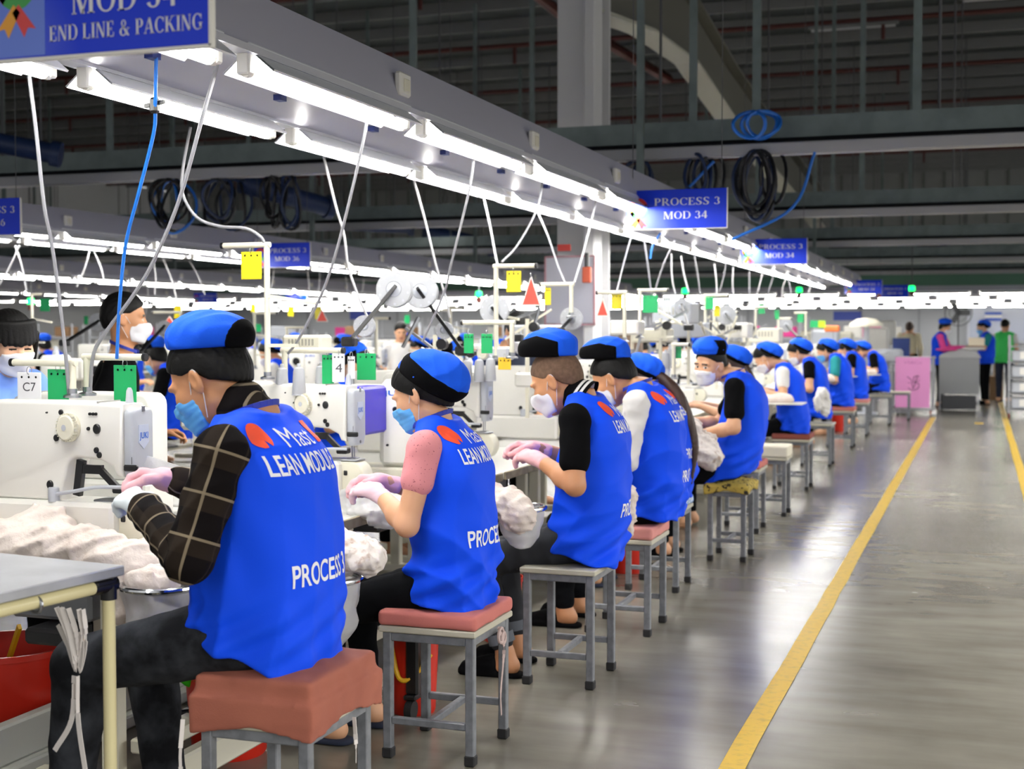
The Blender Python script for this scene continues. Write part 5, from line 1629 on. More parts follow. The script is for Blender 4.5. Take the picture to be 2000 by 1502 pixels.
for k, (x, y, c) in enumerate(((-1.6, 12.6, mat('brown_red_cloth', '#8a4a40', .9)), (-1.62, 14.8, None), (-1.6, 17.2, CUSH2), (-1.58, 19.2, mat('pale_pink_cloth', '#cf8a84', .9)), (-1.42, 21.5, None), (-1.2, 22.8, None))):
    stool(x, y, ('stool with dark red pad under the woman with white sleeve', 'grey stool under the woman with raised black hair band', 'stool with salmon pad under the worker in teal sleeves', 'stool with pale pink pad, second last of the row', 'bare grey stool at the end of the row under the woman with bent arm', 'empty grey stool beside the pink poster cart')[k], ('pad', .05, c) if c else None, .46, .32, .36)

# ================================================================== PEOPLE ON THE NEAR LINE
RS = {}


def seated(label, x, y, **k):
    P = dict(label=label, loc=(x, y, 0), yaw=180, vox=.0065, seat=.51, sh=(.02, 1.09, .19), head=(.12, 0, 1.235), look=(0, 25, 0),
             L=((.06, .26, .83), (.28, .1, .9), (1, -.35, .1)), R=((.06, -.26, .83), (.3, -.1, .9), (1, .3, .1)),
             knee=((.42, .14, .5), (.42, -.14, .5)), ankle=((.4, .13, .08), (.4, -.13, .08)), hem=(.5, .58), group='workers in blue vests along the near line')
    P.update(k); return person(P)


cap_m = dict(c=(.002, 0, .11), r=(.116, .097, .07), tilt=5, seed=4, cut=lambda x, y, z: .082 - .06 * x - z,
             panel=lambda x, y, z: np.maximum(x + .078 + .25 * (z - .1), z - .17))
seated('man in plaid shirt and flat blue cap sitting at the nearest machine', -1.755, 3.18, vox=.0045, hvox=.0035, seat=.57, pelvis=(0.0, 0, .685),
       sh=(.035, 1.145, .205), head=(.195, 0, 1.315), look=(2, 30, 0), hsz=1.06, build=1.06, slouch=.015, wide=1.04, deep=1.1, vshift=.022,
       L=((.085, .285, .885), (.335, .115, .985), (1, -.45, .25), (-.1, .6, 1), .6), R=((.12, -.26, .93), (.36, -.06, 1.035), (1, .3, .15), (0, -.4, 1), .7), pinch=True,
       knee=((.5, .155, .56), (.49, -.14, .53)), ankle=((.56, .15, .09), (.44, -.15, .1)), hem=(.575, .69), hemx=(-.1, .2),
       shirt=PLAID, sleeve='long', collar=True, lanyard=True, trousers=DENIM, skin=SKIN, mask='flat', maskmat=MASKB, hair='short', seed=3, legw=1.08,
       gloves=dict(L=GLOVEW, R=GLOVEP), cap=dict(cap_m), print=dict(y=.172, z1=.006, z2=-.062, y3=.155, z3=.8, w2=.27, w3=.27, tilt=.0))
cap_w = dict(c=(-.055, 0, .066), r=(.13, .1, .094), tilt=-16, seed=9, cut=lambda x, y, z: np.maximum(.05 + .62 * x, -.03) - z,
             panel=lambda x, y, z: np.maximum(z - (.125 + .68 * x), x - .06 + 0 * y))
seated('woman in puffed blue cap and dotted pink sleeves, second from the camera', -1.72, 4.37, vox=.0048, hvox=.004, seat=.5, pelvis=(0, 0, .59),
       sh=(.035, 1.055, .165), head=(.115, 0, 1.225), look=(0, 22, 0), hsz=.98, build=.93, wide=1.03, slouch=.025,
       L=((.075, .225, .8), (.245, .085, .89), (1, -.25, .1), (-.2, .5, 1), .5), R=((.1, -.2, .83), (.27, -.02, .915), (1, .25, .0), (0, -.4, 1), .6), pinch=True,
       knee=((.42, .12, .47), (.42, -.12, .47)), ankle=((.42, .11, .08), (.38, -.12, .08)), hem=(.49, .555), hemx=(-.1, .25),
       shirt=PINKC, sleeve='cap', lanyard=True, trousers=TROUS, skin=SKIN2, mask='flat', maskmat=MASKB, hair='long', seed=8, shoe=NAVY,
       gloves=dict(L=mat('pale_pink_glove_cloth', '#e6c4d0', .8), R=GLOVEP), cap=cap_w, print=dict(y=.14, z1=.01, z2=-.055, y3=.14, z3=.72, w2=.27, w3=.25))
cap_s = dict(c=(.035, 0, .135), r=(.122, .096, .074), tilt=8, seed=6, cut=lambda x, y, z: .1 - .02 * x - z,
             panel=lambda x, y, z: np.maximum(np.maximum(-.03 - x, z - .18 + .25 * np.abs(x - .06)), .03 - np.abs(y)))
seated('man with black and white striped collar, pink gloves, third from the camera', -1.55, 5.45, vox=.005, hvox=.004, seat=.5, pelvis=(0, 0, .6),
       sh=(-.01, 1.09, .195), head=(.125, 0, 1.235), look=(0, 26, 0), hsz=1.07, build=1.0, slouch=.035,
       L=((-.035, .27, .83), (.175, .11, .92), (1, -.35, .12), (-.2, .5, 1), .5), R=((.06, -.24, .86), (.22, -.02, .95), (1, .25, .1), (0, -.4, 1), .5), pinch=True,
       knee=((.42, .13, .475), (.42, -.13, .475)), ankle=((.31, .13, .1), (.34, -.13, .1)), hem=(.485, .55), hemx=(-.11, .13), rollup=True, cuff=.13,
       shirt=KNIT, sleeve='short', collar='striped', trousers=mat('charcoal_denim', '#1e2026', .85), skin=SKIN, mask='cup', hair='buzz', seed=12, shoe=KNIT,
       gloves=dict(L=GLOVEP, R=GLOVEP), cap=cap_s, print=dict(y=.1, z1=.005, z2=-.06, y3=.085, z3=.685, w2=.3, w3=.27))
seated('man with white sleeves and black-sided cap, fourth from the camera', -1.5, 6.45, vox=.0055, hvox=.0045, seat=.52, pelvis=(0, 0, .62),
       sh=(.03, 1.1, .185), head=(.19, 0, 1.21), look=(0, 30, 0), hsz=1.04, build=1.0, slouch=.04,
       L=((.07, .22, .84), (.28, .08, .88), (1, -.2, 0)), R=((.1, -.22, .86), (.3, -.05, .88), (1, .2, 0)),
       hem=(.54, .56), hemx=(-.14, .06), shirt=WHITEC, sleeve='long', lanyard=True, trousers=TROUS, skin=SKIN, mask='cup', hair='short', seed=15,
       cap=dict(cap_s, seed=16, c=(.045, 0, .13), panel=lambda x, y, z: np.maximum(np.maximum(-.03 - x, z - .172 + .2 * np.abs(x - .05)), .03 - np.abs(y))), print=dict(y=.14, z1=-.005, z2=-.085, y3=.05, z3=.72, w2=.28, w3=.27, dy=-.02), shoe=KNIT)
cap_b = dict(c=(-.045, 0, .075), r=(.128, .095, .082), tilt=-14, seed=19, cut=lambda x, y, z: np.maximum(.06 + .5 * x, -.01) - z,
             panel=lambda x, y, z: np.maximum(z - (.09 + .5 * x), x - .04 + 0 * y))
cap_f = dict(c=(.0, 0, .115), r=(.125, .1, .07), tilt=4, seed=2, cut=lambda x, y, z: .07 - .0 * x - z,
             panel=lambda x, y, z: np.maximum(np.maximum(z - .16, np.abs(x + .0) - .045), .04 - y))
seated('woman with very long brown ponytail down her back, fifth from the camera', -1.66, 7.5, seat=.51, sh=(.05, 1.06, .165), head=(.17, 0, 1.17), look=(0, 35, 0), hsz=.95, build=.93, slouch=.05,
       hair='long', hairmat=HAIRB, tail=[(-.1, .02, .02), (-.04, .03, 1.13), (-.12, .03, .98), (-.165, .03, .8), (-.15, .04, .6)], skin=SKIN2, mask='flat', hem=(.5, .56), seed=22, cap=cap_b, shirt=KNIT, lanyard=True, print=dict(y=.12, z1=.0, z2=-.08, y3=.13, z3=.74, w2=.27, w3=.25), shoe=NAVY)
seated('man turning his masked face towards the camera, in black short sleeves', -1.5, 8.6, seat=.5, vox=.006, hvox=.0042, sh=(-.07, 1.09, .19), head=(.115, .03, 1.225), look=(62, 8, -4), hsz=1.02, slouch=.06,
       L=((-.08, .27, .85), (.17, .2, .79), (1, -.1, -.15), (0, .5, 1), .7), R=((.1, -.24, .84), (.3, -.05, .86), (1, .2, 0)),
       hem=(.56, .5), hemx=(-.18, .05), shirt=KNIT, sleeve='short', lanyard=True, trousers=TROUS, skin=SKIN2, mask='flat', hair='short', seed=31, gaze=.004,
       cap=dict(cap_f), shoe=KNIT)
mid = dict(vox=.009, hvox=.006)
seated('woman with dark hair half hidden behind the man looking back', -1.62, 9.85, sh=(.02, 1.05, .165), head=(.09, 0, 1.19), look=(0, 25, 0), hsz=.97, build=.93, hair='long', hairmat=HAIRB, skin=SKIN2, mask='flat', seed=41, cap=cap_b, hem=(.5, .56), shirt=KNIT, tail=[(-.1, 0, 0), (-.05, .02, 1.12), (-.12, .03, 1.02)], **mid)
seated('woman with white short sleeve bending over a tray of garments', -1.6, 12.6, sh=(.08, 1.06, .165), head=(.26, 0, 1.19), look=(0, 40, 0), hsz=.98, build=.95, hair='short', skin=SKIN2, mask='cup', seed=44, cap=dict(cap_b), hem=(.5, .56), shirt=WHITEC, sleeve='cap', **mid)
seated('woman with raised black band on her cap, behind the tray of garments', -1.62, 14.8, sh=(.08, 1.07, .165), head=(.22, 0, 1.21), look=(0, 30, 0), hsz=.98, build=.95, hair='long', skin=SKIN2, mask='flat', seed=47, cap=dict(cap_b), hem=(.5, .56), shirt=KNIT, sleeve='cap', **mid)
seated('worker with teal sleeves far along the near line', -1.6, 17.2, sh=(.06, 1.07, .17), head=(.2, 0, 1.19), look=(0, 25, 0), hair='long', skin=SKIN2, mask='flat', maskmat=MASKB, seed=50, cap=dict(cap_b), hem=(.5, .56), shirt=TEALC, sleeve='short', **mid)
seated('woman in dark hair beyond the worker with teal sleeves', -1.58, 19.2, sh=(.06, 1.07, .165), head=(.17, 0, 1.18), look=(0, 30, 0), hair='long', skin=SKIN2, mask='cup', seed=53, cap=dict(cap_b), hem=(.5, .56), shirt=KNIT, sleeve='cap', **mid)
seated('brown haired woman with bent bare arm, last seated of the near line', -1.42, 21.5, sh=(.1, 1.04, .165), head=(.3, 0, 1.13), look=(0, 45, 0), hair='long', hairmat=HAIRB, skin=SKIN2, seed=56, hem=(.5, .56), shirt=KNIT, sleeve='short', cap=dict(cap_b), **mid)
# ================================================================== BENCH AT THE LOWER LEFT
bt = empty('work_bench', (-1.983, 2.833, 0), R(-7.2), 'grey sheet-metal bench top on cream pipe legs, lower left corner', 'bench')
q = MB(); q.box((-.5, -.65, .859), (1.0, 1.3, .025), TABLETOP, .003); q.build('bench_top', bt)
q = MB(); q.cyl((-.022, -1.25, .827), (-.022, -.05, .827), .0158, IVORY, 16); q.cyl((-.95, -.026, .827), (-.05, -.026, .827), .0158, IVORY, 16); q.build('rail', bt)
for x, y in ((-.026, -.03), (-.95, -.03), (-.026, -1.25)):
    q = MB(); q.cyl((x, y, .01), (x, y, .82), .0158, IVORY, 16); q.build('leg', bt)
    q = MB(); q.cyl((x, y - .06, .827), (x, y + .018, .827), .02, BLACK, 14); q.cyl((x, y, .846), (x, y, .79), .02, BLACK, 14); q.box((x + .0, y - .025, .836), (.042, .07, .017), BLACK, .005); q.build('pipe_joint', bt)
q = MB(); q.torus((-.022, -.27, .82), .018, .0045, STEEL, 'y', 16, 6); q.build('clamp', bt)


def heap(label, parts, lo, hi, amp=.012, f=26, m=CLOTHW, vox=.008, floor=None, name='garment_pile', cat='garments', seed=1, k=.03):
    q = Field(lo, hi, vox)
    for p in parts: q.ell(p[:3], p[3:6], k)
    q.wob(folds(seed, f, amp)); q.wob(folds(seed + 1, f * 2.1, amp * .75))
    if floor is not None: q.clip(lambda x, y, z: floor - z + 0 * x + 0 * y, .004)
    return tag(link(name, q.mesh(name, m)), label, cat)


def hoop(x, y, z, r, label, bag=True, tilt=0, fill=None, depth=.3, arm=.3):
    """chrome ring on a rod that holds a clear plastic bag open"""
    t = empty('bag_holder', (x, y, z), 0, label, 'bag holder')
    q = MB(); q.torus((0, 0, 0), r, .0095, CHROME, 'z', 36, 10); q.cyl((-r, 0, 0), (-r - arm, 0, -.02), .009, CHROME, 10); q.build('ring', t)
    if bag:
        f = Field((-r - .08, -r - .08, -depth - .05), (r + .08, r + .08, .04), .009)
        f.loft([-depth, -depth * .7, -depth * .3, 0], [0, .01, 0, 0], [r * .35, r * .8, r * .92, r], [r * .4, r * .85, r * .95, r], 2.0)
        f.wob(folds(int(x * 100) % 50, 30, .008)); link('plastic_bag', f.mesh('plastic_bag', FILM), t)['label'] = 'clear plastic bag hanging in the ring'
    return t


B0 = at(150, 1080, 3.5)
heap('pile of off-white garments on the table edge beside the steel bench', [(-2.85, 3.42, .79, .24, .1, .085), (-2.62, 3.46, .79, .22, .1, .075), (-2.75, 3.5, .83, .1, .08, .09), (-2.45, 3.47, .76, .15, .1, .06), (-2.36, 3.5, .74, .1, .1, .07), (-2.4, 3.42, .66, .05, .05, .1), (-3.05, 3.5, .8, .2, .12, .07)], (-3.35, 3.25, .55), (-2.15, 3.7, 1.0), .014, 24, CLOTHW, .0075, seed=3)
hoop(-2.27, 3.42, .7, .115, 'chrome ring with clear bag of garments between bench and first man', True, depth=.26)
heap('off-white garment end drooping into the chrome ring by the first man', [(-2.3, 3.42, .715, .09, .08, .04), (-2.24, 3.4, .71, .05, .05, .035)], (-2.5, 3.2, .6), (-2.05, 3.6, .85), .01, 34, seed=5, vox=.006, k=.02, name='garment', cat='garment')
heap('bundle of lace garments on the table corner before the woman in puffed cap', [(-2.06, 4.02, .76, .12, .12, .05), (-1.93, 3.95, .74, .12, .12, .055), (-1.84, 3.92, .72, .07, .1, .05), (-1.98, 3.9, .69, .1, .08, .05)], (-2.35, 3.65, .55), (-1.65, 4.3, .95), .013, 32, LACEW, .006, seed=7)
hoop(-1.98, 3.9, .655, .12, 'clear bag in a ring under the lace garments, behind the first man', True, depth=.24, arm=.25)
heap('clear film bag standing on the table beyond the woman\'s elbow', [(-2.2, 4.62, .81, .09, .06, .06), (-2.1, 4.6, .76, .08, .05, .05)], (-2.5, 4.4, .6), (-1.85, 4.8, 1.0), .014, 30, FILM, .008, seed=8, name='plastic_bag', cat='bag')
heap('off-white garments folded over a ring before the third man', [(-1.93, 5.1, .8, .16, .1, .055), (-1.79, 5.02, .78, .13, .1, .055), (-1.7, 5.0, .73, .08, .08, .075)], (-2.2, 4.8, .5), (-1.5, 5.4, 1.0), .012, 28, CLOTHW, .0065, seed=11)
hoop(-1.88, 4.96, .735, .12, 'chrome ring left of the third man, half behind the second woman', False, arm=.4)
hoop(-1.72, 5.1, .745, .1, 'chrome ring with clear bag touching the third man\'s vest', True, depth=.16, arm=.5)
t = tag(MB().bar(at(1030, 1030, 5.15), at(1050, 1000, 5.15), .03, .003, WHITE).build('paper_tag'), 'white paper tag hanging under the garments of the third man', 'tag')
heap('bunch of white garments on the table in front of the third man\'s gloves', [(-2.4, 5.95, .84, .16, .14, .09), (-2.25, 5.85, .8, .14, .12, .07)], (-2.7, 5.6, .7), (-2.0, 6.2, 1.0), .013, 28, CLOTHW, .008, .758, seed=13)
heap('white lace strip hanging behind the third man\'s back', [(-1.58, 6.08, .8, .05, .05, .09), (-1.52, 6.06, .66, .045, .05, .1), (-1.53, 6.08, .55, .04, .04, .07)], (-1.75, 5.85, .4), (-1.3, 6.3, .98), .01, 40, CLOTHW, .007, seed=15, name='garment', cat='garment')
heap('bundle of lace garments in a clear bag on the lap edge of the looking man', [(-1.72, 8.2, .84, .13, .12, .09), (-1.6, 8.2, .73, .12, .12, .11), (-1.53, 8.15, .68, .08, .1, .08), (-1.83, 8.3, .9, .12, .1, .07)], (-2.1, 7.9, .45), (-1.3, 8.5, 1.1), .016, 30, LACEW, .009, seed=17)
# trays with garments farther on
for i, (x, y, z, w, lb) in enumerate(((-1.74, 12.2, .8, .36, 'white tray of garments before the bending woman'), (-1.72, 16.6, .83, .2, 'white tray sticking out by the worker with teal sleeves'), (-1.75, 19.0, .82, .24, 'white tray with folded cloth near the end of the row'), (-1.55, 21.1, .78, .2, 'small white tray of the last seated woman'))):
    t = empty('garment_tray', (x, y, z), 0, lb, 'tray')
    q = MB(); q.box((0, 0, 0), (w * 1.6, w * .9, .014), CHROME if i == 1 else WHITE, .005); q.build('tray_board', t)
    f = Field((-w, -w * .6, -.02), (w, w * .6, .2), .012); f.ell((-.05 * w, 0, .03), (w * .6, w * .35, .05), .02); f.ell((.2 * w, .05, .04), (w * .3, w * .28, .05), .02); f.wob(folds(20 + i, 24, .01)); link('folded_cloth', f.mesh('folded_cloth', CLOTHW), t)
heap('white cloth draped over the lap edge beyond the bending woman', [(-1.52, 14.28, .8, .07, .1, .07), (-1.5, 14.33, .68, .06, .06, .13), (-1.56, 14.24, .7, .05, .06, .1)], (-1.8, 14, .45), (-1.3, 14.6, 1.0), .014, 34, WHITEC, .01, seed=25, name='garment', cat='garment')
q = MB()
o_ = at(288, 890, 3.5)
q._add([(0, 0, 0), (.1, .015, -.03), (.09, .0, -.1), (-.02, -.01, -.06), (0, .004, .0), (.1, .019, -.03), (.09, .004, -.1), (-.02, -.006, -.06)], [(0, 1, 2, 3), (7, 6, 5, 4), (0, 4, 5, 1), (1, 5, 6, 2), (2, 6, 7, 3), (3, 7, 4, 0)], FILM)
tag(q.build('plastic_sheet', loc=o_), 'small clear plastic sheet held over the first machine', 'plastic sheet')

# ribbons tied under the bench
rb = MB()
p0 = atx(150, 1185, -2.06)
for i in range(7):
    x = random.uniform(-.045, .035); L = random.uniform(.1, .16)
    p = crv([p0 + Vector((x, -.02, 0)), p0 + Vector((x * .7 + .01, -.01, -L * .5)), p0 + Vector((x * .2, .0, -L)), p0 + Vector((x - .02, .01, -L * .4))], 5)
    for a, b in zip(p[:-1], p[1:]): rb.bar(a, b, .002, .012, mat('white_ribbon', '#dcd6d2', .8))
for pts in ([(0, 0, -.17), (.0, 0, -.28), (.02, 0, -.41)], [(-.01, 0, -.17), (-.02, 0, -.28), (-.07, 0, -.36)]):
    p = crv([p0 + Vector(v) for v in pts], 6)
    for a, b in zip(p[:-1], p[1:]): rb.bar(a, b, .002, .013, mat('white_ribbon', '#dcd6d2', .8))
tag(rb.build('ribbon_bunch'), 'bunch of white ribbons hanging from the pipe rail of the steel bench', 'ribbons')
t = empty('motor_unit', (-2.72, 3.62, .63), 0, 'grey motor box under the first machine behind the bench leg', 'motor')
q = MB(); q.box((0, 0, 0), (.3, .26, .16), mat('motor_grey', '#84868a', .5), .012); q.build('case', t)
q = MB(); q.box((.05, -.15, -.11), (.14, .16, .05), BLACK, .01); q.build('connector', t)
for k in range(3):
    q = MB(); q.tube(crv([(.06 + .03 * k, -.13, -.08), (.1 + .04 * k, -.16, -.22), (.02 + .05 * k, -.14, -.3), (.12, -.1, -.38)]), .006, DKGREY, 6); q.build('cable', t)
q = MB(); q.box((-2.3, 3.62, .1), (.05, 1.5, .1), CREAM, .008); tag(q.build('kick_rail'), 'cream steel rail along the floor under the first table', 'rail')


def bucket(x, y, r, h, label, handle=True, m=RED):
    t = empty('bucket', (x, y, 0), 0, label, 'bucket')
    q = MB(); q.lathe([(0, .004), (r * .8, 0.0), (r * .84, .01), (r, h), (r * 1.06, h), (r * 1.06, h - .02), (r * 1.0, h - .022), (r * .97, h - .01), (r * .8, .02), (0, .02)], (0, 0, 0), m, 'z', 32); q.build('tub', t)
    if handle:
        q = MB(); q.tube(crv([(-r * .5, -r * .9, h * .72), (-r * .1, -r * 1.12, h * .42), (r * .45, -r * 1.02, h * .45), (r * .95, -r * .55, h * .66)], 6), .009, YELL, 8); q.build('handle', t)
    return t


bucket(-2.02, 4.72, .1, .36, 'red bucket with yellow handle behind the legs of the second stool')
bucket(-2.42, 4.05, .15, .3, 'red bucket under the first man\'s table behind his stool', False)
bucket(-3.18, 3.86, .21, .36, 'wide red tub on the floor at the lower left corner', False)
q = MB(); q.box((-2.95, 4.4, .12), (.05, 2.6, .13), mat('grey_rail_paint', '#b4b6b0', .5), .008); q.box((-2.95, 4.4, .03), (.12, 2.6, .05), mat('grey_rail_paint', '#b4b6b0', .5), .008); tag(q.build('kick_rail'), 'wide pale grey rail on the floor in front of the wide red tub', 'rail')
bucket(-2.1, 5.95, .1, .3, 'red bucket under the table beyond the third stool')
bucket(-1.98, 7.9, .12, .42, 'red bucket left of the yellow spotted stool', False)
bucket(-1.9, 19.9, .12, .4, 'red bucket far along the row near the last stools', False)
q = MB(); q.bar((-3.02, 3.72, .46), (-3.2, 3.84, .22), .012, .02, YELL); tag(q.build('yellow_stick'), 'yellow stick leaning in the wide red tub', 'stick')
heap('crumpled lime green bag under the first man\'s knees', [(-2.5, 3.95, .33, .08, .06, .09)], (-2.7, 3.75, .15), (-2.3, 4.15, .5), .01, 30, LIME, .008, seed=29, name='plastic_bag', cat='bag')
t = empty('castor', (-1.98, 4.6, 0), 0, 'black swivel castor beside the red bucket of the second stool', 'castor')
q = MB(); q.lathe([(.012, -.014), (.036, -.014), (.038, 0), (.036, .014), (.012, .014)], (0, 0, .038), RUBBER, 'x', 20); q.build('wheel', t)
q = MB(); q.box((0, .02, .085), (.05, .07, .02), BLACK, .005); q.box((0, .03, .2), (.05, .05, .22), BLACK, .008); q.build('fork', t)
t = empty('foot_pedal', (-1.93, 3.66, 0), 0, 'black foot pedal behind the first stool', 'pedal'); q = MB(); q.box((0, 0, .05), (.16, .2, .05), BLACK, .015); q.build('pedal', t)
t.location = (-1.86, 3.62, 0)

# ================================================================== PEOPLE AT THE BACK LINES
p = at(28, 672, 4.5)
person(dict(label='woman with black fringe and white mask in light blue, at the left edge', loc=(p.x - .1, 4.5, p.z - 1.245), yaw=-12, vox=.0065, hvox=.0035, seat=.53, sh=(.02, 1.08, .17), head=(.1, 0, 1.245), look=(-14, 14, 4), hsz=1.0, build=.95,
            L=((.1, .22, .83), (.3, .1, .9), (1, -.2, .1)), R=((.1, -.22, .83), (.3, -.1, .9), (1, .2, .1)), knee=((.42, .12, .5), (.42, -.12, .5)), ankle=((.4, .12, .05), (.4, -.12, .05)), vest=False,
            hem=(.5, .58), shirt=BLUESH, sleeve='long', hair='long', bangs=True, skin=mat('fair_skin', '#e0b090', .5), mask='cup', eyes='closed', seed=70))
p = at(228, 612, 5.9)
S = dict(vox=.008, hvox=.004, stand=True, seat=.8, pelvis=(0, 0, .9), knee=((.02, .1, .48), (.02, -.1, .48)), ankle=((0, .1, .08), (0, -.1, .08)), hem=(.8, .8), sh=(-.0, 1.33, .19), L=((.0, .24, 1.06), (.15, .2, .86), (1, 0, -.6)), R=((.0, -.24, 1.06), (.15, -.2, .86), (1, 0, -.6)))
HZ = p.z - .06
person(dict(S, label='man standing in black shirt with white mask, left of the flat cap', loc=(p.x, 5.9, HZ - 1.53 - .0), yaw=28, head=(.04, 0, 1.56), look=(4, 4, 0), hsz=1.04, vest=False, shirt=KNIT, sleeve='short', hair='short', skin=SKIN, mask='cup', seed=73, trousers=NAVY, lanyard=True, L=((.02, .25, 1.08), (.2, .2, .96), (1, 0, 0)), R=((-.06, -.27, 1.1), (.08, -.25, .9), (1, 0, -.3))))
bk = dict(vox=.011, hvox=.0065, seat=.5, sh=(.02, 1.07, .17), build=.95, L=((.06, .23, .83), (.28, .08, .89), (1, -.2, .1)), R=((.06, -.23, .83), (.28, -.08, .89), (1, .2, .1)), knee=((.42, .12, .5), (.42, -.12, .5)), ankle=((.4, .12, .08), (.4, -.12, .08)), hem=(.5, .58), group='workers of the lines behind')
b1 = person(dict(bk, label='x', loc=(-3.98, 5.5, 0), yaw=0, head=(.12, 0, 1.22), look=(10, 30, 0), hair='short', skin=SKIN2, mask='cup', cap=dict(cap_b), shirt=WHITEC, seed=80))
b2 = person(dict(bk, label='x', loc=(-3.98, 7, 0), yaw=0, head=(.15, .02, 1.2), look=(-20, 30, 0), hair='long', skin=SKIN2, mask='flat', maskmat=MASKB, cap=dict(cap_s), shirt=KNIT, seed=83))


def moved(o, loc, rz, lab, grp):
    return dup(o, loc, rz, lab, grp)


for o in (b1, b2):
    KIDS[o] = list(o.children)
    for c in o.children: KIDS[c] = list(c.children)
lab0 = 'worker in blue cap facing us behind the back tables, %s from the camera'
b1.location = (-3.98, 8.05, 0); b1['label'] = lab0 % ordn(0); b2.location = (-3.95, 9.4, 0); b2['label'] = lab0 % ordn(1)
for k in range(2, 10): moved((b1, b2)[k % 2], (-3.95 + random.uniform(-.06, .06), 8.05 + 1.35 * k + (1.0 if k > 2 else 0), 0), R(random.uniform(-20, 20)), lab0 % ordn(k), 'workers of the lines behind')
for k in range(8):
    moved((b1, b2)[k % 2], (-6.65 + random.uniform(-.05, .05), 8.3 + 1.9 * k, 0), R(180 + random.uniform(-20, 20)), 'blurred worker seen from behind at the second module, %s from the camera' % ordn(k), 'workers of the second module')
    moved((b2, b1)[k % 2], (-8.9, 8.8 + 1.9 * k, 0), R(random.uniform(-20, 20)), 'blurred worker facing us across the second module, %s from the camera' % ordn(k), 'workers of the second module')
for k in range(7): moved((b1, b2)[k % 2], (-12.5, 14.3 + 1.9 * k, 0), R(180 + random.uniform(-20, 20)), 'blurred worker in blue vest at the third module, %s from the camera' % ordn(k), 'workers of the third module')
p = at(990, 648, 8.7)
person(dict(S, vox=.01, hvox=.006, label='bareheaded woman leaning over a machine left of the flag pole column', loc=(p.x, 8.7, p.z - 1.5), yaw=-30, head=(.12, 0, 1.5), look=(-10, 35, 0), hair='long', skin=SKIN2, mask='cup', seed=90, vest=False, shirt=NAVY))
p = at(782, 648, 17)
person(dict(S, vox=.014, hvox=.009, label='dark haired worker standing far between the two big reels and flag pole', loc=(p.x, 17, p.z - 1.53), yaw=-60, head=(.05, 0, 1.53), look=(0, 15, 0), hair='long', skin=SKIN2, seed=92, vest=False, shirt=WHITEC))

# ================================================================== FAR END: CART, PACKING TABLE, PEOPLE, SHELVES
ct = empty('poster_cart', (-1.03, 24.1, 0), 0, 'steel cart with a pink monogram poster on its front', 'cart')
q = MB()
for x in (-.3, .3):
    for y in (0, .5): q.box((x, y, .55), (.03, .03, .92), STEEL, .004)
for z in (.1, .98): q.box((0, .25, z), (.66, .55, .03), STEEL, .004)
q.build('frame', ct)
q = MB(); q.box((-.03, -.025, .56), (.57, .012, .86), PINKP, .003); q.build('poster', ct)
for nm, txt, z, s, w, x in (('lettering', 'VS&Co', .875, .055, .3, -.18), ):
    V, F = text_mesh(txt, mat('pale_plum_print', '#b06aa0', .5), 0); wd = max(a[0] for a in V); letters_on(nm, V, F, (x, -.032, z), (1, 0, 0), (0, 0, 1), s, mat('pale_plum_print', '#b06aa0', .5), ct, .002, w / wd)
q = MB()
def rib(pts, w=.012): 
    p_ = crv([(x, -.0335, z) for x, z in pts], 6)
    for a, b in zip(p_[:-1], p_[1:]): q.bar(a, b, .003, w, POSTK, roll=Vector((0, 0, 1)))
rib([(-.12, .66), (-.05, .6), (-.03, .5), (-.02, .46), (.02, .56), (.05, .68)]); rib([(.08, .67), (.0, .66), (-.01, .58), (.07, .54), (.06, .46), (-.04, .43), (-.1, .47)]); rib([(-.11, .56), (-.04, .55), (.09, .6)], .006)
q.build('monogram', ct)
for x in (-.27, .27):
    q = MB(); q.lathe([(.02, -.015), (.055, -.015), (.055, .015), (.02, .015)], (x, .02, .055), RUBBER if x < 0 else mat('red_brown_wheel', '#6a2a20', .5), 'x', 16); q.build('castor', ct)
pk = empty('packing_table', (-.33, 25.9, 0), 0, 'grey packing table with sloping lid at the end of the aisle', 'table')
q = MB(); q.box((0, .4, .62), (.7, .8, .66), mat('satin_grey_sheet', '#8a8c8e', .35, .3), .006); q.build('body', pk)
q = MB(); q.prism([(-.36, .95), (.37, .95), (.33, 1.02), (.05, 1.12), (-.05, 1.12), (-.33, 1.0)], -.02, .8, mat('satin_grey_light', '#a2a3a4', .35, .2), 'y'); q.build('lid', pk)
q = MB(); q.box((0, .0, .14), (.6, .03, .26), DKGREY, .01); q.build('base_panel', pk)
for x in (-.33, .33): q = MB(); q.box((x, .02, .15), (.03, .03, .3), STEEL, .003); q.build('leg', pk)
heap('hot pink cloth spread on the packing table lid', [(-.55, 25.95, 1.1, .2, .25, .03), (-.35, 26.0, 1.14, .15, .2, .03)], (-.85, 25.6, 1.0), (-.05, 26.4, 1.25), .008, 26, HOTPINK, .014, seed=33, name='cloth', cat='cloth')
heap('white garment lying on the right slope of the packing table', [(-.1, 25.95, 1.12, .22, .2, .03)], (-.4, 25.6, 1.0), (.2, 26.3, 1.25), .008, 26, WHITEC, .014, seed=34, name='garment', cat='garment')
q = MB(); q.box((-.04, 26.3, 1.24), (.28, .2, .15), mat('cream_carton', '#e0d4bc', .7), .006); tag(q.build('carton'), 'cream carton on the packing table before the woman in the cap', 'box')
FS = dict(S, vox=.013, hvox=.008, shoe=KNIT)
p = at(1838, 700, 27.2)
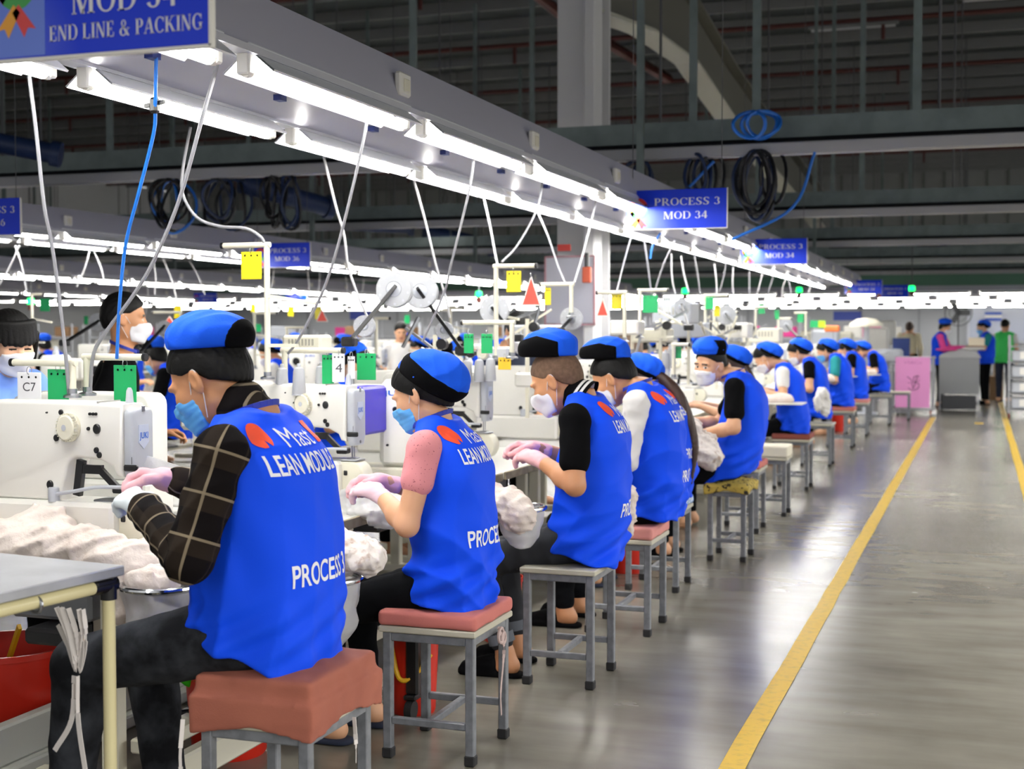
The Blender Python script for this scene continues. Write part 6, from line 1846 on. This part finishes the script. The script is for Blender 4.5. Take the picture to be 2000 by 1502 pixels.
person(dict(FS, label='person in blue vest with pink sleeves left of the packing table', loc=(p.x, 27.0, 0), yaw=-10, head=(.07, 0, 1.5), look=(0, 20, 0), hair='long', skin=SKIN2, mask='flat', shirt=HOTPINK, sleeve='long', cap=dict(cap_f), L=((.1, .24, 1.1), (.34, .16, 1.12), (1, 0, 0)), R=((.1, -.24, 1.1), (.34, -.16, 1.12), (1, 0, 0)), seed=95))
p = at(1925, 700, 28.2)
person(dict(FS, label='person in blue vest and teal sleeves right of the packing table', loc=(p.x, 28.0, 0), yaw=195, head=(.07, 0, 1.5), look=(0, 20, 0), hair='short', skin=SKIN2, mask='flat', maskmat=MASKB, shirt=TEALC, sleeve='short', cap=dict(cap_b), L=((.1, .24, 1.1), (.34, .16, 1.12), (1, 0, 0)), R=((.1, -.24, 1.1), (.34, -.16, 1.12), (1, 0, 0)), seed=97))
p = at(1961, 700, 29.2)
person(dict(FS, label='person in bright green vest with back to us at the right', loc=(p.x, 29.0, 0), yaw=75, head=(.04, 0, 1.54), look=(0, 15, 0), hair='short', skin=SKIN2, vestmat=GREENV, shirt=WHITEC, sleeve='cap', trousers=NAVY, seed=99))
p = at(1775, 700, 30)
person(dict(FS, label='brown haired person in cream jacket behind the poster cart', loc=(p.x, 30, 0), yaw=80, head=(.04, 0, 1.5), look=(0, 10, 0), hair='long', hairmat=HAIRB, skin=SKIN2, vest=False, shirt=CREAMC, sleeve='long', seed=101))
# shelf rack at the right edge
SX = at(1990, 700, 24).x + .1
t = empty('shelf_rack', (SX, 24.0, 0), 0, 'grey shelf rack with labelled bins at the right edge', 'shelf')
q = MB()
for x in (-.25, .35):
    for y in (-.3, .3): q.box((x, y, .72), (.03, .03, 1.3), STEEL)
q.build('frame', t)
for z in (.14, .4, .66, .92, 1.18): q = MB(); q.box((.05, 0, z), (.64, .66, .02), mat('satin_grey_sheet', '#8a8c8e', .35, .3)); q.build('shelf', t)
for x in (-.25, .35): q = MB(); q.lathe([(.02, -.015), (.05, -.015), (.05, .015), (.02, .015)], (x, -.28, .05), mat('red_brown_wheel', '#6a2a20', .5), 'x', 14); q.build('castor', t)
for i, z in enumerate((.16, .42, .68, .94)):
    b = empty('storage_bin', (SX + .04, 23.98, z), 0, 'grey bin with white label on the rack, %s shelf from the bottom' % ordn(i), 'bin', 'bins on the right rack')
    q = MB(); q.box((0, 0, .09), (.5, .5, .17), GREYP, .012); q.build('body', b); q = MB(); q.box((-.05, -.254, .1), (.16, .006, .12), WHITE); q.build('paper_label', b)
f = empty('standing_fan', (at(1872, 612, 33).x, 33, 0), 0, 'dark standing fan blurred below the far lamps', 'fan')
q = MB(); q.cyl((0, 0, 0.03), (0, 0, 1.75), .02, DKGREY, 8); q.lathe([(.25, 0), (.25, .03), (0, .05)], (0, 0, 0), DKGREY, 'z', 20); q.build('pole', f)
q = MB(); q.torus((0, 0, 1.85), .3, .012, DKGREY, 'y', 24, 6); q.torus((0, 0, 1.85), .2, .006, DKGREY, 'y', 24, 6); q.build('cage', f)
for k in range(3): q = MB(); a = R(120 * k); q.bar((0, 0, 1.85), (.26 * math.cos(a), 0, 1.85 + .26 * math.sin(a)), .03, .12, DKGREY); q.build('blade', f)
p = at(1760, 680, 27); t = empty('display_board', (p.x, 27, 0), 0, 'dark blue printed board standing left of the person in cream jacket', 'board')
q = MB(); q.box((0, 0, 1.12), (.32, .03, .36), mat('dark_blue_print', '#24408a', .5), .004); q.build('panel', t); q = MB(); q.cyl((0, .03, .02), (0, .03, 1.0), .015, STEEL, 8); q.box((0, .03, .01), (.3, .3, .02), STEEL); q.build('post', t)
p = at(1940, 618, 49.5); q = MB(); q.box((p.x, 49.6, p.z), (.55, .03, .3), mat('blue_flag_print', '#3a5cc0', .5)); q.box((p.x, 49.58, p.z), (.55, .02, .1), WHITE); tag(q.build('wall_poster'), 'blue and white striped panel on the far wall at the right', 'poster')
for i, (x, y, Y, w, h, m, lb) in enumerate(((1945, 745, 30, .25, .5, CARTON, 'brown carton stack behind the person in green vest'), (1950, 720, 30.4, .2, .8, mat('pale_carton', '#a08a70', .8), 'paler carton behind the brown carton stack'))):
    p = at(x, y, Y); q = MB(); q.box((p.x, Y, h / 2), (w, .3, h), m, .005); tag(q.build('carton'), lb, 'box')
# pressing stand and odd boxes between the row's end and the far wall
p = at(1692, 632, 24); t = empty('pressing_stand', (p.x, 24, 0), 0, 'white mushroom-topped pressing stand beyond the last stools', 'pressing stand')
q = MB(); q.cyl((0, 0, .02), (0, 0, p.z), .05, GREYP, 12); q.box((0, 0, .02), (.4, .4, .04), GREYP, .01); q.box((0, 0, 1.06), (.7, .4, .04), GREYP, .01); q.build('post', t)
q = MB(); q.lathe([(0, .13), (.16, .11), (.28, .03), (.29, -.02), (.1, -.03), (0, -.03)], (0, 0, p.z - .03), CREAM, 'z', 24); q.build('hood', t)
p = at(1625, 642, 22); q = MB(); q.box((p.x, 22, p.z), (.24, .1, .1), mat('orange_plastic', '#e8702c', .5), .02); q.cyl((p.x + .02, 22.02, .02), (p.x + .02, 22.02, p.z), .012, STEEL, 8); tag(q.build('signal_box'), 'orange box on a thin post above the worker with teal sleeves', 'box')
for i, (x, y, Y, w, h, m) in enumerate(sorted(((1640, 660, 26, .5, .4, CREAM), (1715, 655, 27, .4, .5, WHITE), (1735, 690, 25, .5, .25, GREYP), (1612, 655, 25.5, .5, .35, GREYP), (1585, 655, 26.5, .4, .3, CREAM), (1735, 640, 29, .3, .5, WHITE), (1660, 690, 25, .6, .2, GREYP)), key=lambda v: v[0])):
    p = at(x, y, Y); t = empty('machine_station', (p.x, Y, 0), 0, '%s from the left of the blurred pale machine stations beyond the sewing row' % ordn(i), 'machine', 'blurred stations at the far end')
    q = MB(); q.box((0, 0, .72), (w * 1.6, .6, .04), GREYP); q.build('table', t); q = MB(); q.box((0, 0, p.z - h * .2), (w, .3, h), m, .04); q.build('head', t)
    for s in (-1, 1): q = MB(); q.box((s * w * .7, 0, .35), (.05, .5, .7), GREYP); q.build('leg', t)
    q = MB(); q.cyl((0, 0, .74), (0, 0, p.z), .03, GREYP, 8); q.build('post', t)
for i in range(30):
    Y = 31.8 + (i % 3) * 4.6 + random.uniform(-.5, .5); x = -25 + (i // 3) * 2.45 + random.uniform(-.25, .25)
    t = empty('storage_rack', (x, Y, 0), 0, 'pale blurred storage rack far beyond the sewing lines', 'rack', 'blurred racks in front of the far wall')
    q = MB(); h = random.uniform(1.3, 1.9); w = random.uniform(.8, 1.8)
    for a in (-1, 1):
        for b in (-1, 1): q.box((a * w / 2, b * .25, h / 2), (.04, .04, h), GREYP)
    for z in (.3, .8, 1.25): q.box((0, 0, z), (w, .54, .03), GREYP)
    q.build('frame', t)
    q = MB()
    q.box((-w * .2, 0, .8 + .2), (w * .4, .4, .36), random.choice([CREAM, WHITE, GREYP, mat('slate_fabric', '#5a6270', .8)]), .02); q.box((w * .25, 0, 1.25 + .16), (w * .35, .4, .28), random.choice([WHITE, HOTPINK, GREYP, CARTON]), .02); q.build('contents', t)
